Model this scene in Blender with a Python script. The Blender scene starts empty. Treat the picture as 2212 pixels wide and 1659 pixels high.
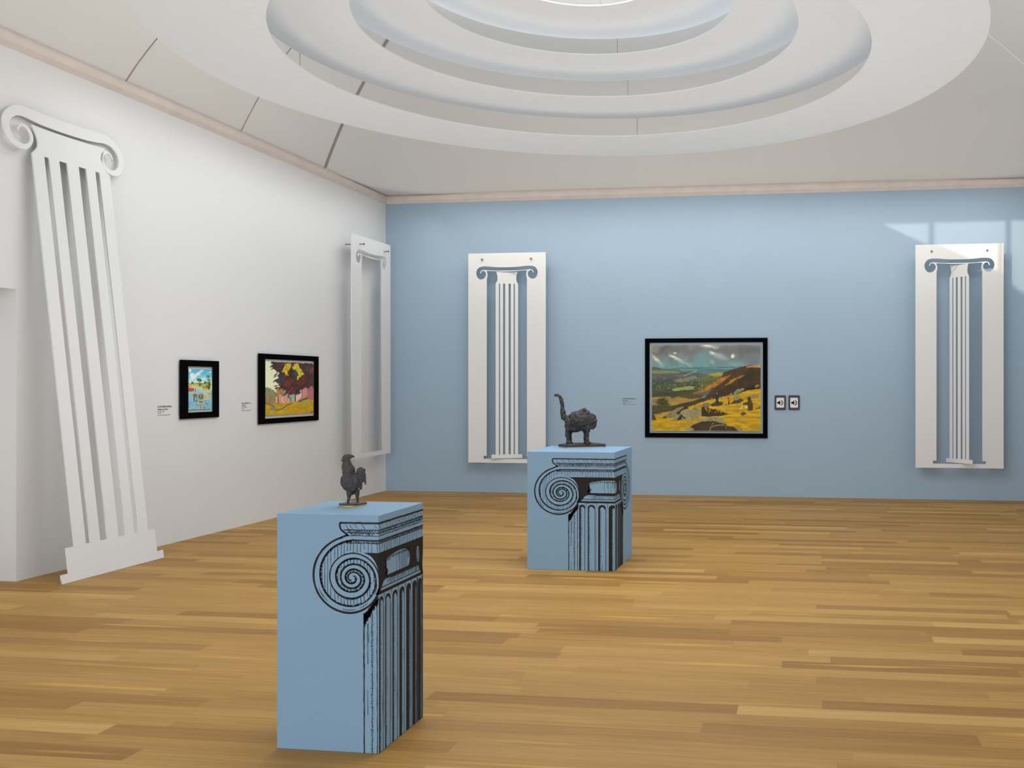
import bpy, bmesh, math, random
import numpy as np
from mathutils import Vector, Matrix

S = bpy.context.scene
COL = S.collection
R = math.radians
PI = math.pi
XL, YB, XR, YF = -6.45, 13.485, 3.40, -3.20       # inner faces of the walls
ZC = 4.42                                           # springing of the vaulted ceiling
EYE = 1.60

# ------------------------------------------------------------------ helpers
def lin(c):
    if isinstance(c, str):
        c = tuple(int(c[i:i + 2], 16) for i in (0, 2, 4))
    o = []
    for v in c[:3]:
        v = v / 255.0
        o.append(v / 12.92 if v <= 0.04045 else ((v + 0.055) / 1.055) ** 2.4)
    return tuple(o)


def newmat(name, rgb, rough=0.6, spec=0.3, metal=0.0):
    m = bpy.data.materials.new(name)
    m.use_nodes = True
    b = m.node_tree.nodes['Principled BSDF']
    b.inputs['Base Color'].default_value = (*rgb, 1)
    b.inputs['Roughness'].default_value = rough
    b.inputs['Specular IOR Level'].default_value = spec
    b.inputs['Metallic'].default_value = metal
    return m


def nd(m, t, **kw):
    n = m.node_tree.nodes.new(t)
    for k, v in kw.items():
        setattr(n, k, v)
    return n


def lk(m, a, b):
    m.node_tree.links.new(a, b)


def math_node(m, op, a=None, b=None):
    n = nd(m, 'ShaderNodeMath', operation=op)
    for i, v in enumerate((a, b)):
        if v is None:
            continue
        if isinstance(v, (int, float)):
            n.inputs[i].default_value = v
        else:
            lk(m, v, n.inputs[i])
    return n.outputs[0]


def mottled(name, rgb, rough, amount=0.04, scale=(1, 1, 1), detail=3, spec=0.25, size=1.0):
    """paint with faint uneven texture of its own"""
    m = newmat(name, rgb, rough, spec)
    b = m.node_tree.nodes['Principled BSDF']
    tc = nd(m, 'ShaderNodeTexCoord')
    mp = nd(m, 'ShaderNodeMapping')
    mp.inputs['Scale'].default_value = scale
    lk(m, tc.outputs['Object'], mp.inputs['Vector'])
    nz = nd(m, 'ShaderNodeTexNoise')
    nz.inputs['Scale'].default_value = size
    nz.inputs['Detail'].default_value = detail
    lk(m, mp.outputs[0], nz.inputs['Vector'])
    rp = nd(m, 'ShaderNodeValToRGB')
    rp.color_ramp.elements[0].position = 0.3
    rp.color_ramp.elements[1].position = 0.7
    rp.color_ramp.elements[0].color = (*[c * (1 - amount) for c in rgb], 1)
    rp.color_ramp.elements[1].color = (*[min(1, c * (1 + amount)) for c in rgb], 1)
    lk(m, nz.outputs['Fac'], rp.inputs['Fac'])
    lk(m, rp.outputs['Color'], b.inputs['Base Color'])
    return m


def link(name, me, mats=None, parent=None, loc=None, smooth=False):
    o = bpy.data.objects.new(name, me)
    COL.objects.link(o)
    if mats is not None:
        for mm in (mats if isinstance(mats, (list, tuple)) else [mats]):
            me.materials.append(mm)
    if smooth:
        me.polygons.foreach_set('use_smooth', [True] * len(me.polygons))
    if parent is not None:
        o.parent = parent
    if loc is not None:
        o.location = loc
    return o


def bm_obj(name, bm, mats, parent=None, loc=None, smooth=False, normals=True):
    if normals:
        bmesh.ops.recalc_face_normals(bm, faces=bm.faces)
    me = bpy.data.meshes.new(name)
    bm.to_mesh(me)
    bm.free()
    return link(name, me, mats, parent, loc, smooth)


def tag(o, label, cat, group=None):
    o['label'] = label
    o['category'] = cat
    if group:
        o['group'] = group
    return o


def structure(o, label=None):
    o['kind'] = 'structure'
    if label:
        o['label'] = label
    return o


def empty(name, loc, rz=0.0):
    o = bpy.data.objects.new(name, None)
    o.empty_display_size = 0.1
    COL.objects.link(o)
    o.location = loc
    o.rotation_euler = (0, 0, rz)
    return o


def box(bm, x0, x1, y0, y1, z0, z1, mi=0):
    v = [bm.verts.new(p) for p in ((x0, y0, z0), (x1, y0, z0), (x1, y1, z0), (x0, y1, z0),
                                   (x0, y0, z1), (x1, y0, z1), (x1, y1, z1), (x0, y1, z1))]
    for f in ((0, 3, 2, 1), (4, 5, 6, 7), (0, 1, 5, 4), (1, 2, 6, 5), (2, 3, 7, 6), (3, 0, 4, 7)):
        bm.faces.new([v[i] for i in f]).material_index = mi


def tube(bm, a, b, r, n=10):
    a, b = Vector(a), Vector(b)
    d = (b - a).normalized()
    u = d.orthogonal().normalized()
    w = d.cross(u)
    ra, rb = [], []
    for i in range(n):
        t = 2 * PI * i / n
        e = u * math.cos(t) * r + w * math.sin(t) * r
        ra.append(bm.verts.new(a + e))
        rb.append(bm.verts.new(b + e))
    for i in range(n):
        j = (i + 1) % n
        bm.faces.new((ra[i], ra[j], rb[j], rb[i]))
    bm.faces.new(ra[::-1])
    bm.faces.new(rb)


def crom(pts, n=6, closed=False):
    """smooth curve through the points"""
    P = [np.array(p, float) for p in pts]
    m = len(P)
    out = []
    rng = range(m) if closed else range(m - 1)
    for i in rng:
        if closed:
            a, b, c, d = P[i - 1], P[i], P[(i + 1) % m], P[(i + 2) % m]
        else:
            a, b, c, d = P[max(i - 1, 0)], P[i], P[i + 1], P[min(i + 2, m - 1)]
        for k in range(n):
            t = k / n
            q = 0.5 * ((2 * b) + (c - a) * t + (2 * a - 5 * b + 4 * c - d) * t * t + (3 * b - a - 3 * c + d) * t ** 3)
            out.append((float(q[0]), float(q[1])))
    if not closed:
        out.append((float(P[-1][0]), float(P[-1][1])))
    return out


def sheet(loops, half):
    """flat sheet in the XY plane with holes, thickness 2*half along Z"""
    cu = bpy.data.curves.new('outline', 'CURVE')
    cu.dimensions = '2D'
    cu.fill_mode = 'BOTH'
    cu.extrude = half
    for lp in loops:
        sp = cu.splines.new('POLY')
        sp.points.add(len(lp) - 1)
        for i, p in enumerate(lp):
            sp.points[i].co = (p[0], p[1], 0, 1)
        sp.use_cyclic_u = True
    ob = bpy.data.objects.new('outline', cu)
    COL.objects.link(ob)
    dg = bpy.context.evaluated_depsgraph_get()
    dg.update()
    me = bpy.data.meshes.new_from_object(ob.evaluated_get(dg))
    bpy.data.objects.remove(ob)
    bpy.data.curves.remove(cu)
    return me


def xf(me, M):
    me.transform(M)
    me.update()
    return me


def text_mesh(lines):
    """lines = [(string, x, y, size, shear, bold offset)] -> flat mesh in XY"""
    bm = bmesh.new()
    for (s, x, y, size, shear, off) in lines:
        cu = bpy.data.curves.new('letters', 'FONT')
        cu.body = s
        cu.size = size
        cu.shear = shear
        cu.offset = off
        cu.extrude = 0.0004
        ob = bpy.data.objects.new('letters', cu)
        COL.objects.link(ob)
        dg = bpy.context.evaluated_depsgraph_get()
        dg.update()
        me = bpy.data.meshes.new_from_object(ob.evaluated_get(dg))
        bpy.data.objects.remove(ob)
        bpy.data.curves.remove(cu)
        me.transform(Matrix.Translation((x, y, 0)))
        bm.from_mesh(me)
        bpy.data.meshes.remove(me)
    return bm


# planes the flat things hang on: local X to the right, local Y up, local Z out of the wall
def on_back(x, z, off=0.0):
    return Matrix.Translation((x, YB - off, z)) @ Matrix(((1, 0, 0, 0), (0, 0, -1, 0), (0, 1, 0, 0), (0, 0, 0, 1)))


def on_left(y, z, off=0.0):
    return Matrix.Translation((XL + off, y, z)) @ Matrix(((0, 0, 1, 0), (1, 0, 0, 0), (0, 1, 0, 0), (0, 0, 0, 1)))


# ------------------------------------------------------------------ materials
M_white = mottled('white_wall_paint', (0.75, 0.75, 0.75), 0.75, 0.012, (0.6, 0.6, 0.6))
M_blue = mottled('blue_wall_paint', (0.338, 0.455, 0.568), 0.62, 0.02, (0.7, 0.7, 0.7))
M_plinth = mottled('blue_plinth_paint', (0.20, 0.325, 0.45), 0.6, 0.012, (1.5, 1.5, 1.5))
M_ink = newmat('black_ink', lin((42, 38, 36)), 0.8, 0.1)
M_ceil = mottled('warm_plaster', (0.76, 0.745, 0.725), 0.8, 0.012, (0.5, 0.5, 0.5))
M_seam = newmat('dark_seam', lin((160, 153, 147)), 0.9, 0.1)  # ceiling seams, coloured darker than the plaster
M_seamlight = newmat('pale_seam', (0.95, 0.94, 0.92), 0.9, 0.1)
M_sheet = newmat('white_lacquered_sheet', (0.75, 0.75, 0.745), 0.55, 0.3)
M_black = newmat('black_frame', (0.0025, 0.0025, 0.003), 0.9, 0.02)
M_peg = newmat('steel_peg', lin((120, 120, 120)), 0.45, 0.4, 0.3)
M_wire = newmat('thin_grey_wire', lin((120, 118, 114)), 0.6)
M_letter = newmat('black_vinyl', (0.03, 0.03, 0.035), 0.7, 0.1)
M_signframe = newmat('charcoal_plastic', lin((62, 62, 64)), 0.55, 0.3)
M_signface = newmat('white_card', lin((228, 228, 230)), 0.6, 0.2)
M_icon = newmat('black_print', (0.006, 0.006, 0.006), 0.7, 0.1)
M_gold = newmat('worn_gold', lin((200, 165, 70)), 0.45, 0.4, 0.35)
M_stone = newmat('pale_base_edge', lin((180, 170, 160)), 0.7)
M_door = newmat('white_door_paint', (0.78, 0.78, 0.77), 0.6)


def bronze(name, rgb):
    m = mottled(name, rgb, 0.62, 0.35, (1, 1, 1), 6, 0.4, 60.0)
    return m


M_bronze1 = bronze('dark_bronze', lin((64, 63, 62)))
M_bronze2 = bronze('brown_black_bronze', lin((52, 49, 46)))

# rings: pale felt with horizontal streaks of its own
M_ring = mottled('pale_streaked_felt', (0.82, 0.845, 0.87), 0.85, 0.022, (2.0, 26.0, 2.0), 4, 0.15, 2.2)
M_cornice = mottled('pinkish_stone', lin((222, 210, 202)), 0.8, 0.05, (6, 6, 6), 4)

# oak strip floor running along X
def floor_material():
    m = newmat('oak_strip_floor', (0.4, 0.25, 0.1), 0.5, 0.25)
    b = m.node_tree.nodes['Principled BSDF']
    tc = nd(m, 'ShaderNodeTexCoord')
    sp = nd(m, 'ShaderNodeSeparateXYZ')
    lk(m, tc.outputs['Object'], sp.inputs[0])
    row = math_node(m, 'FLOOR', math_node(m, 'DIVIDE', sp.outputs['Y'], 0.131))
    w1 = nd(m, 'ShaderNodeTexWhiteNoise', noise_dimensions='1D')
    lk(m, row, w1.inputs['W'])
    length = math_node(m, 'ADD', math_node(m, 'MULTIPLY', w1.outputs['Value'], 0.8), 1.15)
    w1b = nd(m, 'ShaderNodeTexWhiteNoise', noise_dimensions='1D')
    lk(m, math_node(m, 'ADD', row, 331.7), w1b.inputs['W'])
    xo = math_node(m, 'ADD', math_node(m, 'DIVIDE', sp.outputs['X'], length), math_node(m, 'MULTIPLY', w1b.outputs['Value'], 9.0))
    col = math_node(m, 'FLOOR', xo)
    cb = nd(m, 'ShaderNodeCombineXYZ')
    lk(m, row, cb.inputs[0])
    lk(m, col, cb.inputs[1])
    w2 = nd(m, 'ShaderNodeTexWhiteNoise', noise_dimensions='2D')
    lk(m, cb.outputs[0], w2.inputs['Vector'])
    rp = nd(m, 'ShaderNodeValToRGB')
    cr = rp.color_ramp
    cr.interpolation = 'LINEAR'
    stops = [(0.0, (146, 105, 46)), (0.16, (154, 113, 50)), (0.40, (165, 124, 58)), (0.72, (170, 129, 63)),
             (0.90, (174, 134, 68)), (1.0, (187, 148, 81))]
    cr.elements[0].position, cr.elements[0].color = 0.0, (*lin(stops[0][1]), 1)
    cr.elements[1].position, cr.elements[1].color = 1.0, (*lin(stops[-1][1]), 1)
    for p, c in stops[1:-1]:
        e = cr.elements.new(p)
        e.color = (*lin(c), 1)
    lk(m, w2.outputs['Value'], rp.inputs['Fac'])
    # grain
    cg = nd(m, 'ShaderNodeCombineXYZ')
    lk(m, math_node(m, 'MULTIPLY', sp.outputs['X'], 1.6), cg.inputs[0])
    lk(m, math_node(m, 'MULTIPLY', sp.outputs['Y'], 46.0), cg.inputs[1])
    lk(m, math_node(m, 'MULTIPLY', w2.outputs['Value'], 60.0), cg.inputs[2])
    nz = nd(m, 'ShaderNodeTexNoise')
    nz.inputs['Scale'].default_value = 1.0
    nz.inputs['Detail'].default_value = 4
    nz.inputs['Roughness'].default_value = 0.6
    nz.inputs['Distortion'].default_value = 0.6
    lk(m, cg.outputs[0], nz.inputs['Vector'])
    gr = nd(m, 'ShaderNodeValToRGB')
    gr.color_ramp.elements[0].position = 0.32
    gr.color_ramp.elements[0].color = (0.80, 0.77, 0.72, 1)
    gr.color_ramp.elements[1].position = 0.66
    gr.color_ramp.elements[1].color = (1.07, 1.07, 1.07, 1)
    lk(m, nz.outputs['Fac'], gr.inputs['Fac'])
    mx = nd(m, 'ShaderNodeMix', data_type='RGBA', blend_type='MULTIPLY')
    mx.inputs['Factor'].default_value = 0.9
    lk(m, rp.outputs['Color'], mx.inputs['A'])
    lk(m, gr.outputs['Color'], mx.inputs['B'])
    # yellow resin streaks
    cy = nd(m, 'ShaderNodeCombineXYZ')
    lk(m, math_node(m, 'MULTIPLY', sp.outputs['X'], 0.8), cy.inputs[0])
    lk(m, math_node(m, 'MULTIPLY', sp.outputs['Y'], 14.0), cy.inputs[1])
    lk(m, math_node(m, 'ADD', math_node(m, 'MULTIPLY', w2.outputs['Value'], 40.0), 7.0), cy.inputs[2])
    ny = nd(m, 'ShaderNodeTexNoise')
    ny.inputs['Scale'].default_value = 1.0
    ny.inputs['Detail'].default_value = 1
    lk(m, cy.outputs[0], ny.inputs['Vector'])
    ry = nd(m, 'ShaderNodeValToRGB')
    ry.color_ramp.elements[0].position = 0.66
    ry.color_ramp.elements[0].color = (0, 0, 0, 1)
    ry.color_ramp.elements[1].position = 0.76
    ry.color_ramp.elements[1].color = (0.75, 0.75, 0.75, 1)
    lk(m, ny.outputs['Fac'], ry.inputs['Fac'])
    my = nd(m, 'ShaderNodeMix', data_type='RGBA')
    lk(m, ry.outputs['Color'], my.inputs['Factor'])
    lk(m, mx.outputs['Result'], my.inputs['A'])
    my.inputs['B'].default_value = (*lin((196, 152, 66)), 1)
    lk(m, my.outputs['Result'], b.inputs['Base Color'])
    return m


M_floor = floor_material()

# ------------------------------------------------------------------ room shell
bm = bmesh.new()
box(bm, XL - 0.6, XR + 0.3, YF - 0.3, YB + 0.3, -0.12, 0.0)
structure(bm_obj('floor', bm, M_floor), 'honey coloured oak strip floor')

bm = bmesh.new()
box(bm, XL - 0.3, XR + 0.3, YB, YB + 0.3, 0, ZC)
structure(bm_obj('wall_back', bm, M_blue), 'light blue end wall')

DY0, DY1, DZ = 3.90, 6.88, 2.367                     # doorway in the left wall
bm = bmesh.new()
prof = [(YF, 0), (DY0, 0), (DY0, DZ), (DY1, DZ), (DY1, 0), (YB, 0), (YB, ZC), (YF, ZC)]
fa = [bm.verts.new((XL, y, z)) for y, z in prof]
fb = [bm.verts.new((XL - 0.3, y, z)) for y, z in prof]
bm.faces.new(fa)
bm.faces.new(fb[::-1])
for i in range(len(prof)):
    j = (i + 1) % len(prof)
    bm.faces.new((fa[j], fa[i], fb[i], fb[j]))
structure(bm_obj('wall_left', bm, M_white), 'white side wall with a plain doorway near the camera')

dr = empty('door_1', (XL - 0.36, (DY0 + DY1) / 2, 0))
structure(dr, 'white door closing the doorway')
bm = bmesh.new()
box(bm, -0.025, 0.025, -(DY1 - DY0) / 2 - 0.05, (DY1 - DY0) / 2 + 0.05, 0.0, DZ + 0.05)
bm_obj('door_leaf', bm, M_door, dr)
bm = bmesh.new()
tube(bm, (0.025, -0.55, 1.0), (0.07, -0.55, 1.0), 0.01)
tube(bm, (0.07, -0.56, 1.0), (0.07, -0.44, 1.0), 0.01)
bm_obj('door_handle', bm, M_peg, dr)

WY = (0.2, 5.2, 10.2)                                # windows of the right wall (never in view)
bm = bmesh.new()
box(bm, XR, XR + 0.3, YF, YB, 0, ZC)
structure(bm_obj('wall_right', bm, M_white), 'white side wall outside the picture')
bm = bmesh.new()
box(bm, XL - 0.3, XR + 0.3, YF - 0.3, YF, 0, ZC)
structure(bm_obj('wall_front', bm, M_white), 'white wall behind the camera')

# cornice: sloping fillet below, square band above, along the left and back walls
def cornice(name, pts_xy_dirs, label):
    bm = bmesh.new()
    prof = [(0.0, 4.297), (0.045, 4.338), (0.045, 4.40), (0.02, 4.402), (0.02, 4.43), (0.0, 4.43)]
    (p0, p1, n, m0, m1) = pts_xy_dirs
    rings = []
    for p, mit in ((p0, m0), (p1, m1)):
        rings.append([bm.verts.new((p[0] + n[0] * d + mit[0] * d, p[1] + n[1] * d + mit[1] * d, z)) for d, z in prof])
    for i in range(len(prof)):
        j = (i + 1) % len(prof)
        bm.faces.new((rings[0][i], rings[0][j], rings[1][j], rings[1][i]))
    bm.faces.new(rings[0][::-1])
    bm.faces.new(rings[1])
    structure(bm_obj(name, bm, M_cornice), label)


cornice('trim_1', ((XL, YF), (XL, YB), (1, 0), (0, 1), (0, -1)), 'stone cornice along the white wall')
cornice('trim_2', ((XL, YB), (XR, YB), (0, -1), (1, 0), (-1, 0)), 'stone cornice along the blue wall')

# vaulted ceiling
DCX, DCY = -2.1, 8.1
def dome_z(x, y):
    u = (x - DCX) / ((DCX - XL) if x < DCX else (XR - DCX))
    v = (y - DCY) / ((DCY - YF) if y < DCY else (YB - DCY))
    g = (abs(u) ** 10 + abs(v) ** 10) ** 0.1
    t = max(0.0, 1 - g)
    return ZC + 1.5 * (1 - (1 - t) ** 3.6)


SUN = Vector((0.14, 0.20, -0.12)).normalized()       # the way the sunlight travels
xs = np.concatenate([XL + (DCX - XL) * (1 - np.cos(np.linspace(0, PI / 2, 50))), DCX + (XR - DCX) * np.sin(np.linspace(0, PI / 2, 55))[1:]])
ys = np.concatenate([YF + (DCY - YF) * (1 - np.cos(np.linspace(0, PI / 2, 60))), DCY + (YB - DCY) * np.sin(np.linspace(0, PI / 2, 60))[1:]])
bm = bmesh.new()
grid = [[bm.verts.new((x, y, dome_z(x, y))) for y in ys] for x in xs]
for i in range(len(xs) - 1):
    for j in range(len(ys) - 1):
        bm.faces.new((grid[i][j], grid[i][j + 1], grid[i + 1][j + 1], grid[i + 1][j]))


# a wedge-shaped roof light cut in the vault; what it lights on the blue wall, as (x, z) there:
def to_wall(p):
    k = (YB - p.y) / SUN.y
    q = p + SUN * k
    return q.x, q.z


A, B, C = (0.88, 3.828), (3.3, 3.842), (3.3, 2.62)
cuts = [(A, B), (A, C), (B, C)] + [((x, 2), (x, 4)) for x in (1.495, 1.572, 2.525, 2.60)]
for (p, q) in cuts:
    near = [f for f in bm.faces if 8.5 < f.calc_center_median().y < 12.5 and -2.0 < f.calc_center_median().x < 1.8]
    geom = set(near)
    for f in near:
        geom.update(f.edges)
        geom.update(f.verts)
    d = Vector((q[0] - p[0], 0, q[1] - p[1])).normalized()
    bmesh.ops.bisect_plane(bm, geom=list(geom), dist=1e-6, plane_co=(p[0], YB, p[1]), plane_no=d.cross(SUN).normalized())
dead = []
for f in bm.faces:
    c = f.calc_center_median()
    if not (8.0 < c.y < 13 and -2.5 < c.x < 2.5):
        continue
    x, z = to_wall(c)
    top = A[1] + (B[1] - A[1]) * (x - A[0]) / (B[0] - A[0])
    bot = A[1] + (C[1] - A[1]) * (x - A[0]) / (C[0] - A[0])
    if A[0] < x < B[0] and bot < z < top and not (1.495 < x < 1.572 or 2.525 < x < 2.60):
        dead.append(f)
bmesh.ops.delete(bm, geom=dead, context='FACES')


def strip_on_vault(pts, w, mi):
    dense = []
    for a, b in zip(pts[:-1], pts[1:]):
        for k in range(6):
            t = k / 6
            dense.append((a[0] + (b[0] - a[0]) * t, a[1] + (b[1] - a[1]) * t))
    dense.append(pts[-1])
    prev = None
    for k, p in enumerate(dense):
        a, b = dense[max(k - 1, 0)], dense[min(k + 1, len(dense) - 1)]
        d = Vector((b[0] - a[0], b[1] - a[1])).normalized()
        n = Vector((-d.y, d.x)) * (w / 2)
        pr = []
        for s in (1, -1):
            x, y = p[0] + n.x * s, p[1] + n.y * s
            pr.append(bm.verts.new((x, y, dome_z(x, y) - (0.006 if mi == 1 else 0.002))))
        if prev:
            bm.faces.new((prev[0], prev[1], pr[1], pr[0])).material_index = mi
        prev = pr


strip_on_vault([(-6.44, 8.09), (-6.29, 8.075), (-6.0, 8.06), (-5.2, 8.05)], 0.012, 1)
strip_on_vault([(-6.44, 9.872), (-6.25, 9.792), (-5.68, 9.546), (-4.9, 9.22)], 0.010, 1)
strip_on_vault([(-6.43, 11.69), (-6.29, 11.572), (-6.0, 11.334), (-5.674, 11.076), (-5.5, 10.93), (-5.055, 10.504), (-4.6, 10.09)], 0.045, 1)
strip_on_vault([(1.2, 10.30), (1.832, 10.816), (2.3, 11.202), (3.3, 12.03)], 0.03, 2)
structure(bm_obj('ceiling', bm, [M_ceil, M_seam, M_seamlight], smooth=True, normals=False), 'warm white vaulted ceiling with thin radiating seams')

# ------------------------------------------------------------------ suspended concentric rings
RC = (-2.08, 8.10)
rings = [(4.42, 2.509, 3.428, 'lowest and widest pale ring hanging under the vaulted ceiling'),
         (4.685, 1.90, 2.73, 'second ring up in the nest of pale hanging rings'),
         (4.945, 1.34, 2.17, 'third ring up in the nest of pale hanging rings'),
         (5.20, 0.735, 1.60, 'highest and smallest pale ring around the bright centre of the ceiling')]
NS = 160
for k, (z, r0, r1, lab) in enumerate(rings):
    root = empty('ceiling_ring', (RC[0], RC[1], z))
    tag(root, lab, 'ceiling ring', 'concentric rings under the ceiling')
    bm = bmesh.new()
    th = 0.012
    loops = []
    for (r, zz) in ((r0, 0), (r1, 0), (r1, th), (r0, th)):
        loops.append([bm.verts.new((r * math.cos(2 * PI * i / NS), r * math.sin(2 * PI * i / NS), zz)) for i in range(NS)])
    for a in range(4):
        la, lb = loops[a], loops[(a + 1) % 4]
        for i in range(NS):
            j = (i + 1) % NS
            bm.faces.new((la[i], la[j], lb[j], lb[i]))
    bm_obj('ring_panel', bm, M_ring, root)
    for a in (90.4, 176.5, 0, 270):
        rr = rings[k + 1][2] - 0.008 if k < 3 else 0.79   # each ring hangs from the rim of the one above
        x, y = rr * math.cos(R(a)), rr * math.sin(R(a))
        top = rings[k + 1][0] - z if k < 3 else dome_z(RC[0] + x, RC[1] + y) - z
        bm = bmesh.new()
        tube(bm, (x, y, th * 0.5), (x, y, top), 0.0022, 6)
        bm_obj('suspension_wire', bm, M_wire, root)

# ------------------------------------------------------------------ column motif shared by the cut-out panels
UX, UY = 0.0005646, 0.000561


def mirror(pts):
    return [(-x, y) for x, y in pts][::-1]


BAND_OUT = [(0, 371), (150, 368), (253, 366), (403, 352), (520, 341), (643, 342), (743, 369), (803, 440), (821, 520), (793, 610), (743, 664),
            (683, 677), (613, 654), (566, 597), (553, 544), (573, 487), (613, 457)]
CURL = [(613, 457), (653, 456), (678, 474), (690, 514)]
CURL_BACK = [(712, 520), (700, 470), (663, 438), (603, 431)]
STRIP_TOP = [(603, 431), (453, 445), (253, 453), (0, 455)]
half = crom(BAND_OUT, 5)[:-1] + crom(CURL, 5) + crom(CURL_BACK, 5)[:-1] + crom(STRIP_TOP, 5)
BAND = half[:-1] + mirror(half[1:])                   # closed outline of the volute band
NECK = [(0, 481), (153, 480), (243, 474), (403, 463), (520, 459)]
EAR = [(520, 459), (541, 470), (528, 500), (516, 553), (518, 603), (535, 655)]
SLOT_HALF = crom(NECK, 5)[:-1] + crom(EAR, 5)


def panel_loops(with_slot=True):
    hw, hh = 1.164 / 2, 3.047
    loops = [[(-hw, -hh), (hw, -hh), (hw, 0), (-hw, 0)]]
    loops.append([(x * UX, -y * UY) for x, y in BAND])
    sb, st = -hh + 0.058, -hh + 0.098
    r_ = [(x * UX, -y * UY) for x, y in SLOT_HALF] + [(0.302, st), (0.350, st), (0.350, sb)]
    loops.append(r_ + mirror(r_[1:]))
    return loops


NECK_SIDE = [(1.0, 3.505), (0.935, 3.53), (0.853, 3.57), (0.834, 3.614), (0.853, 3.66), (0.90, 3.71), (0.94, 3.745)]


def column_loops(hw, base_hw, z_base, z_base_top, z_shaft_top, z_top, plinth=None):
    """fluted shaft with concave neck; returns outline + four flute slots"""
    f = (z_top - z_shaft_top) / (3.745 - 3.505)
    neck = [(x * hw, z_shaft_top + (z - 3.505) * f) for x, z in NECK_SIDE]
    right = [(base_hw, z_base), (base_hw, z_base_top)]
    if plinth:
        right += [(plinth[0], z_base_top), (plinth[0], plinth[1])]
        zf = plinth[1]
    else:
        zf = z_base_top
    right += [(hw, zf)] + crom(neck, 4)
    top = [(0.5 * hw, z_top - 0.03 * f * 0.24), (0, z_top - 0.04 * f * 0.24), (-0.5 * hw, z_top - 0.03 * f * 0.24)]
    loops = [right + top + mirror(right)]
    for a, b in ((-0.712, -0.597), (-0.345, -0.15), (0.15, 0.345), (0.597, 0.712)):
        loops.append([(a * hw, zf), (b * hw, zf), (b * hw, z_shaft_top), (a * hw, z_shaft_top)])
    # a hole touching the shaft foot: keep a hair of material
    for lp in loops[1:]:
        lp[0] = (lp[0][0], zf + 0.001)
        lp[1] = (lp[1][0], zf + 0.001)
    return loops


def pegs(root, M, xs_, z, back, front):
    for x in xs_:
        bm = bmesh.new()
        tube(bm, (x, z, -back), (x, z, front), 0.007, 10)
        tube(bm, (x, z, front), (x, z, front + 0.008), 0.015, 14)
        me = bpy.data.meshes.new('peg')
        bmesh.ops.recalc_face_normals(bm, faces=bm.faces)
        bm.to_mesh(me)
        bm.free()
        xf(me, M)
        link('hanging_peg', me, M_peg, root)


OFF = 0.20
def panel(root_loc, M, label, turn=None, peg_front=0.02, peg_drop=0.093):
    root = empty('cutout_panel', root_loc)
    tag(root, label, 'wall panel', 'white panels with a column cut out')
    L = Matrix.Translation(-Vector(root_loc)) @ M
    me = xf(sheet(panel_loops(), 0.006), L)
    link('panel_sheet', me, M_sheet, root)
    pegs(root, L, (-0.367, 0.367), -peg_drop, OFF, peg_front)
    if turn is not None:
        hh = 3.047
        me = sheet(column_loops(0.160, 0.219, -hh + 0.068, -hh + 0.123, -0.447, -0.276), 0.003)
        me.transform(Matrix.Rotation(turn, 4, 'Y'))
        xf(me, L)
        link('fluted_column', me, M_sheet, root)
    return root


ZT = 3.502
panel((-4.4995, YB - OFF, 0.455), on_back(-4.4995, ZT, OFF),
      'white cut-out panel on the blue wall behind the far plinth, slender column inside its slot', turn=R(18))
panel((1.879, YB - OFF, 0.455), on_back(1.879, ZT + 0.001, OFF),
      'white cut-out panel at the right end of the blue wall, column turned edgewise', turn=R(-46), peg_front=0.006)
panel((XL + OFF, 12.625, 0.585), on_left(12.625, 3.634, OFF),
      'white cut-out panel with an empty slot on the white wall beside the corner', turn=None, peg_front=0.07, peg_drop=0.12)

# leaning column
lean_loc = (-5.99, 7.4125, 0.0)
root = empty('leaning_column', lean_loc)
tag(root, 'big white flat column standing on the floor and leaning against the white wall', 'column')
lean = math.atan2(0.44, 3.95)
ML = Matrix.Rotation(-lean, 4, 'Y') @ Matrix(((0, 0, 1, 0), (1, 0, 0, 0), (0, 1, 0, 0), (0, 0, 0, 1))) @ Matrix.Rotation(0.0, 4, 'Z')
skew = Matrix(((1, -0.0095, 0, 0), (0, 1, 0, 0), (0, 0, 1, 0), (0, 0, 0, 1)))
me = sheet(column_loops(0.428, 0.5925, 0.0, 0.073, 3.506, 3.748, plinth=(0.514, 0.278)), 0.006)
# the foot rests on the floor
me.transform(Matrix.Translation((0, 0.001, 0)))
link('fluted_shaft', xf(me, ML @ skew), M_sheet, root)
VO = [(-0.548, 3.658), (-0.543, 3.693), (-0.519, 3.72), (-0.481, 3.733), (-0.442, 3.721), (-0.409, 3.685), (-0.397, 3.646), (-0.406, 3.602),
      (-0.437, 3.557), (-0.485, 3.524), (-0.54, 3.516), (-0.601, 3.534), (-0.652, 3.573), (-0.684, 3.644), (-0.688, 3.71), (-0.668, 3.77),
      (-0.618, 3.825), (-0.558, 3.863), (-0.488, 3.880), (-0.356, 3.878), (-0.185, 3.872), (-0.03, 3.869)]
VI = [(-0.535, 3.672), (-0.525, 3.693), (-0.502, 3.709), (-0.468, 3.702), (-0.439, 3.677), (-0.429, 3.635), (-0.445, 3.593), (-0.485, 3.567),
      (-0.534, 3.566), (-0.587, 3.59), (-0.618, 3.642), (-0.624, 3.694), (-0.602, 3.742), (-0.56, 3.776), (-0.523, 3.790), (-0.457, 3.794),
      (-0.368, 3.781), (-0.267, 3.771), (-0.11, 3.766), (-0.03, 3.765)]
vo, vi = crom(VO, 5), crom(VI, 5)
flip = lambda pts: [(-0.06 - x, y) for x, y in pts][::-1]
bl = vo[:-1] + flip(vo) + [(-0.06 - x, y) for x, y in vi][:-1] + vi[::-1]
link('volute_band', xf(sheet([bl], 0.006), ML @ skew), M_sheet, root)

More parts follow.
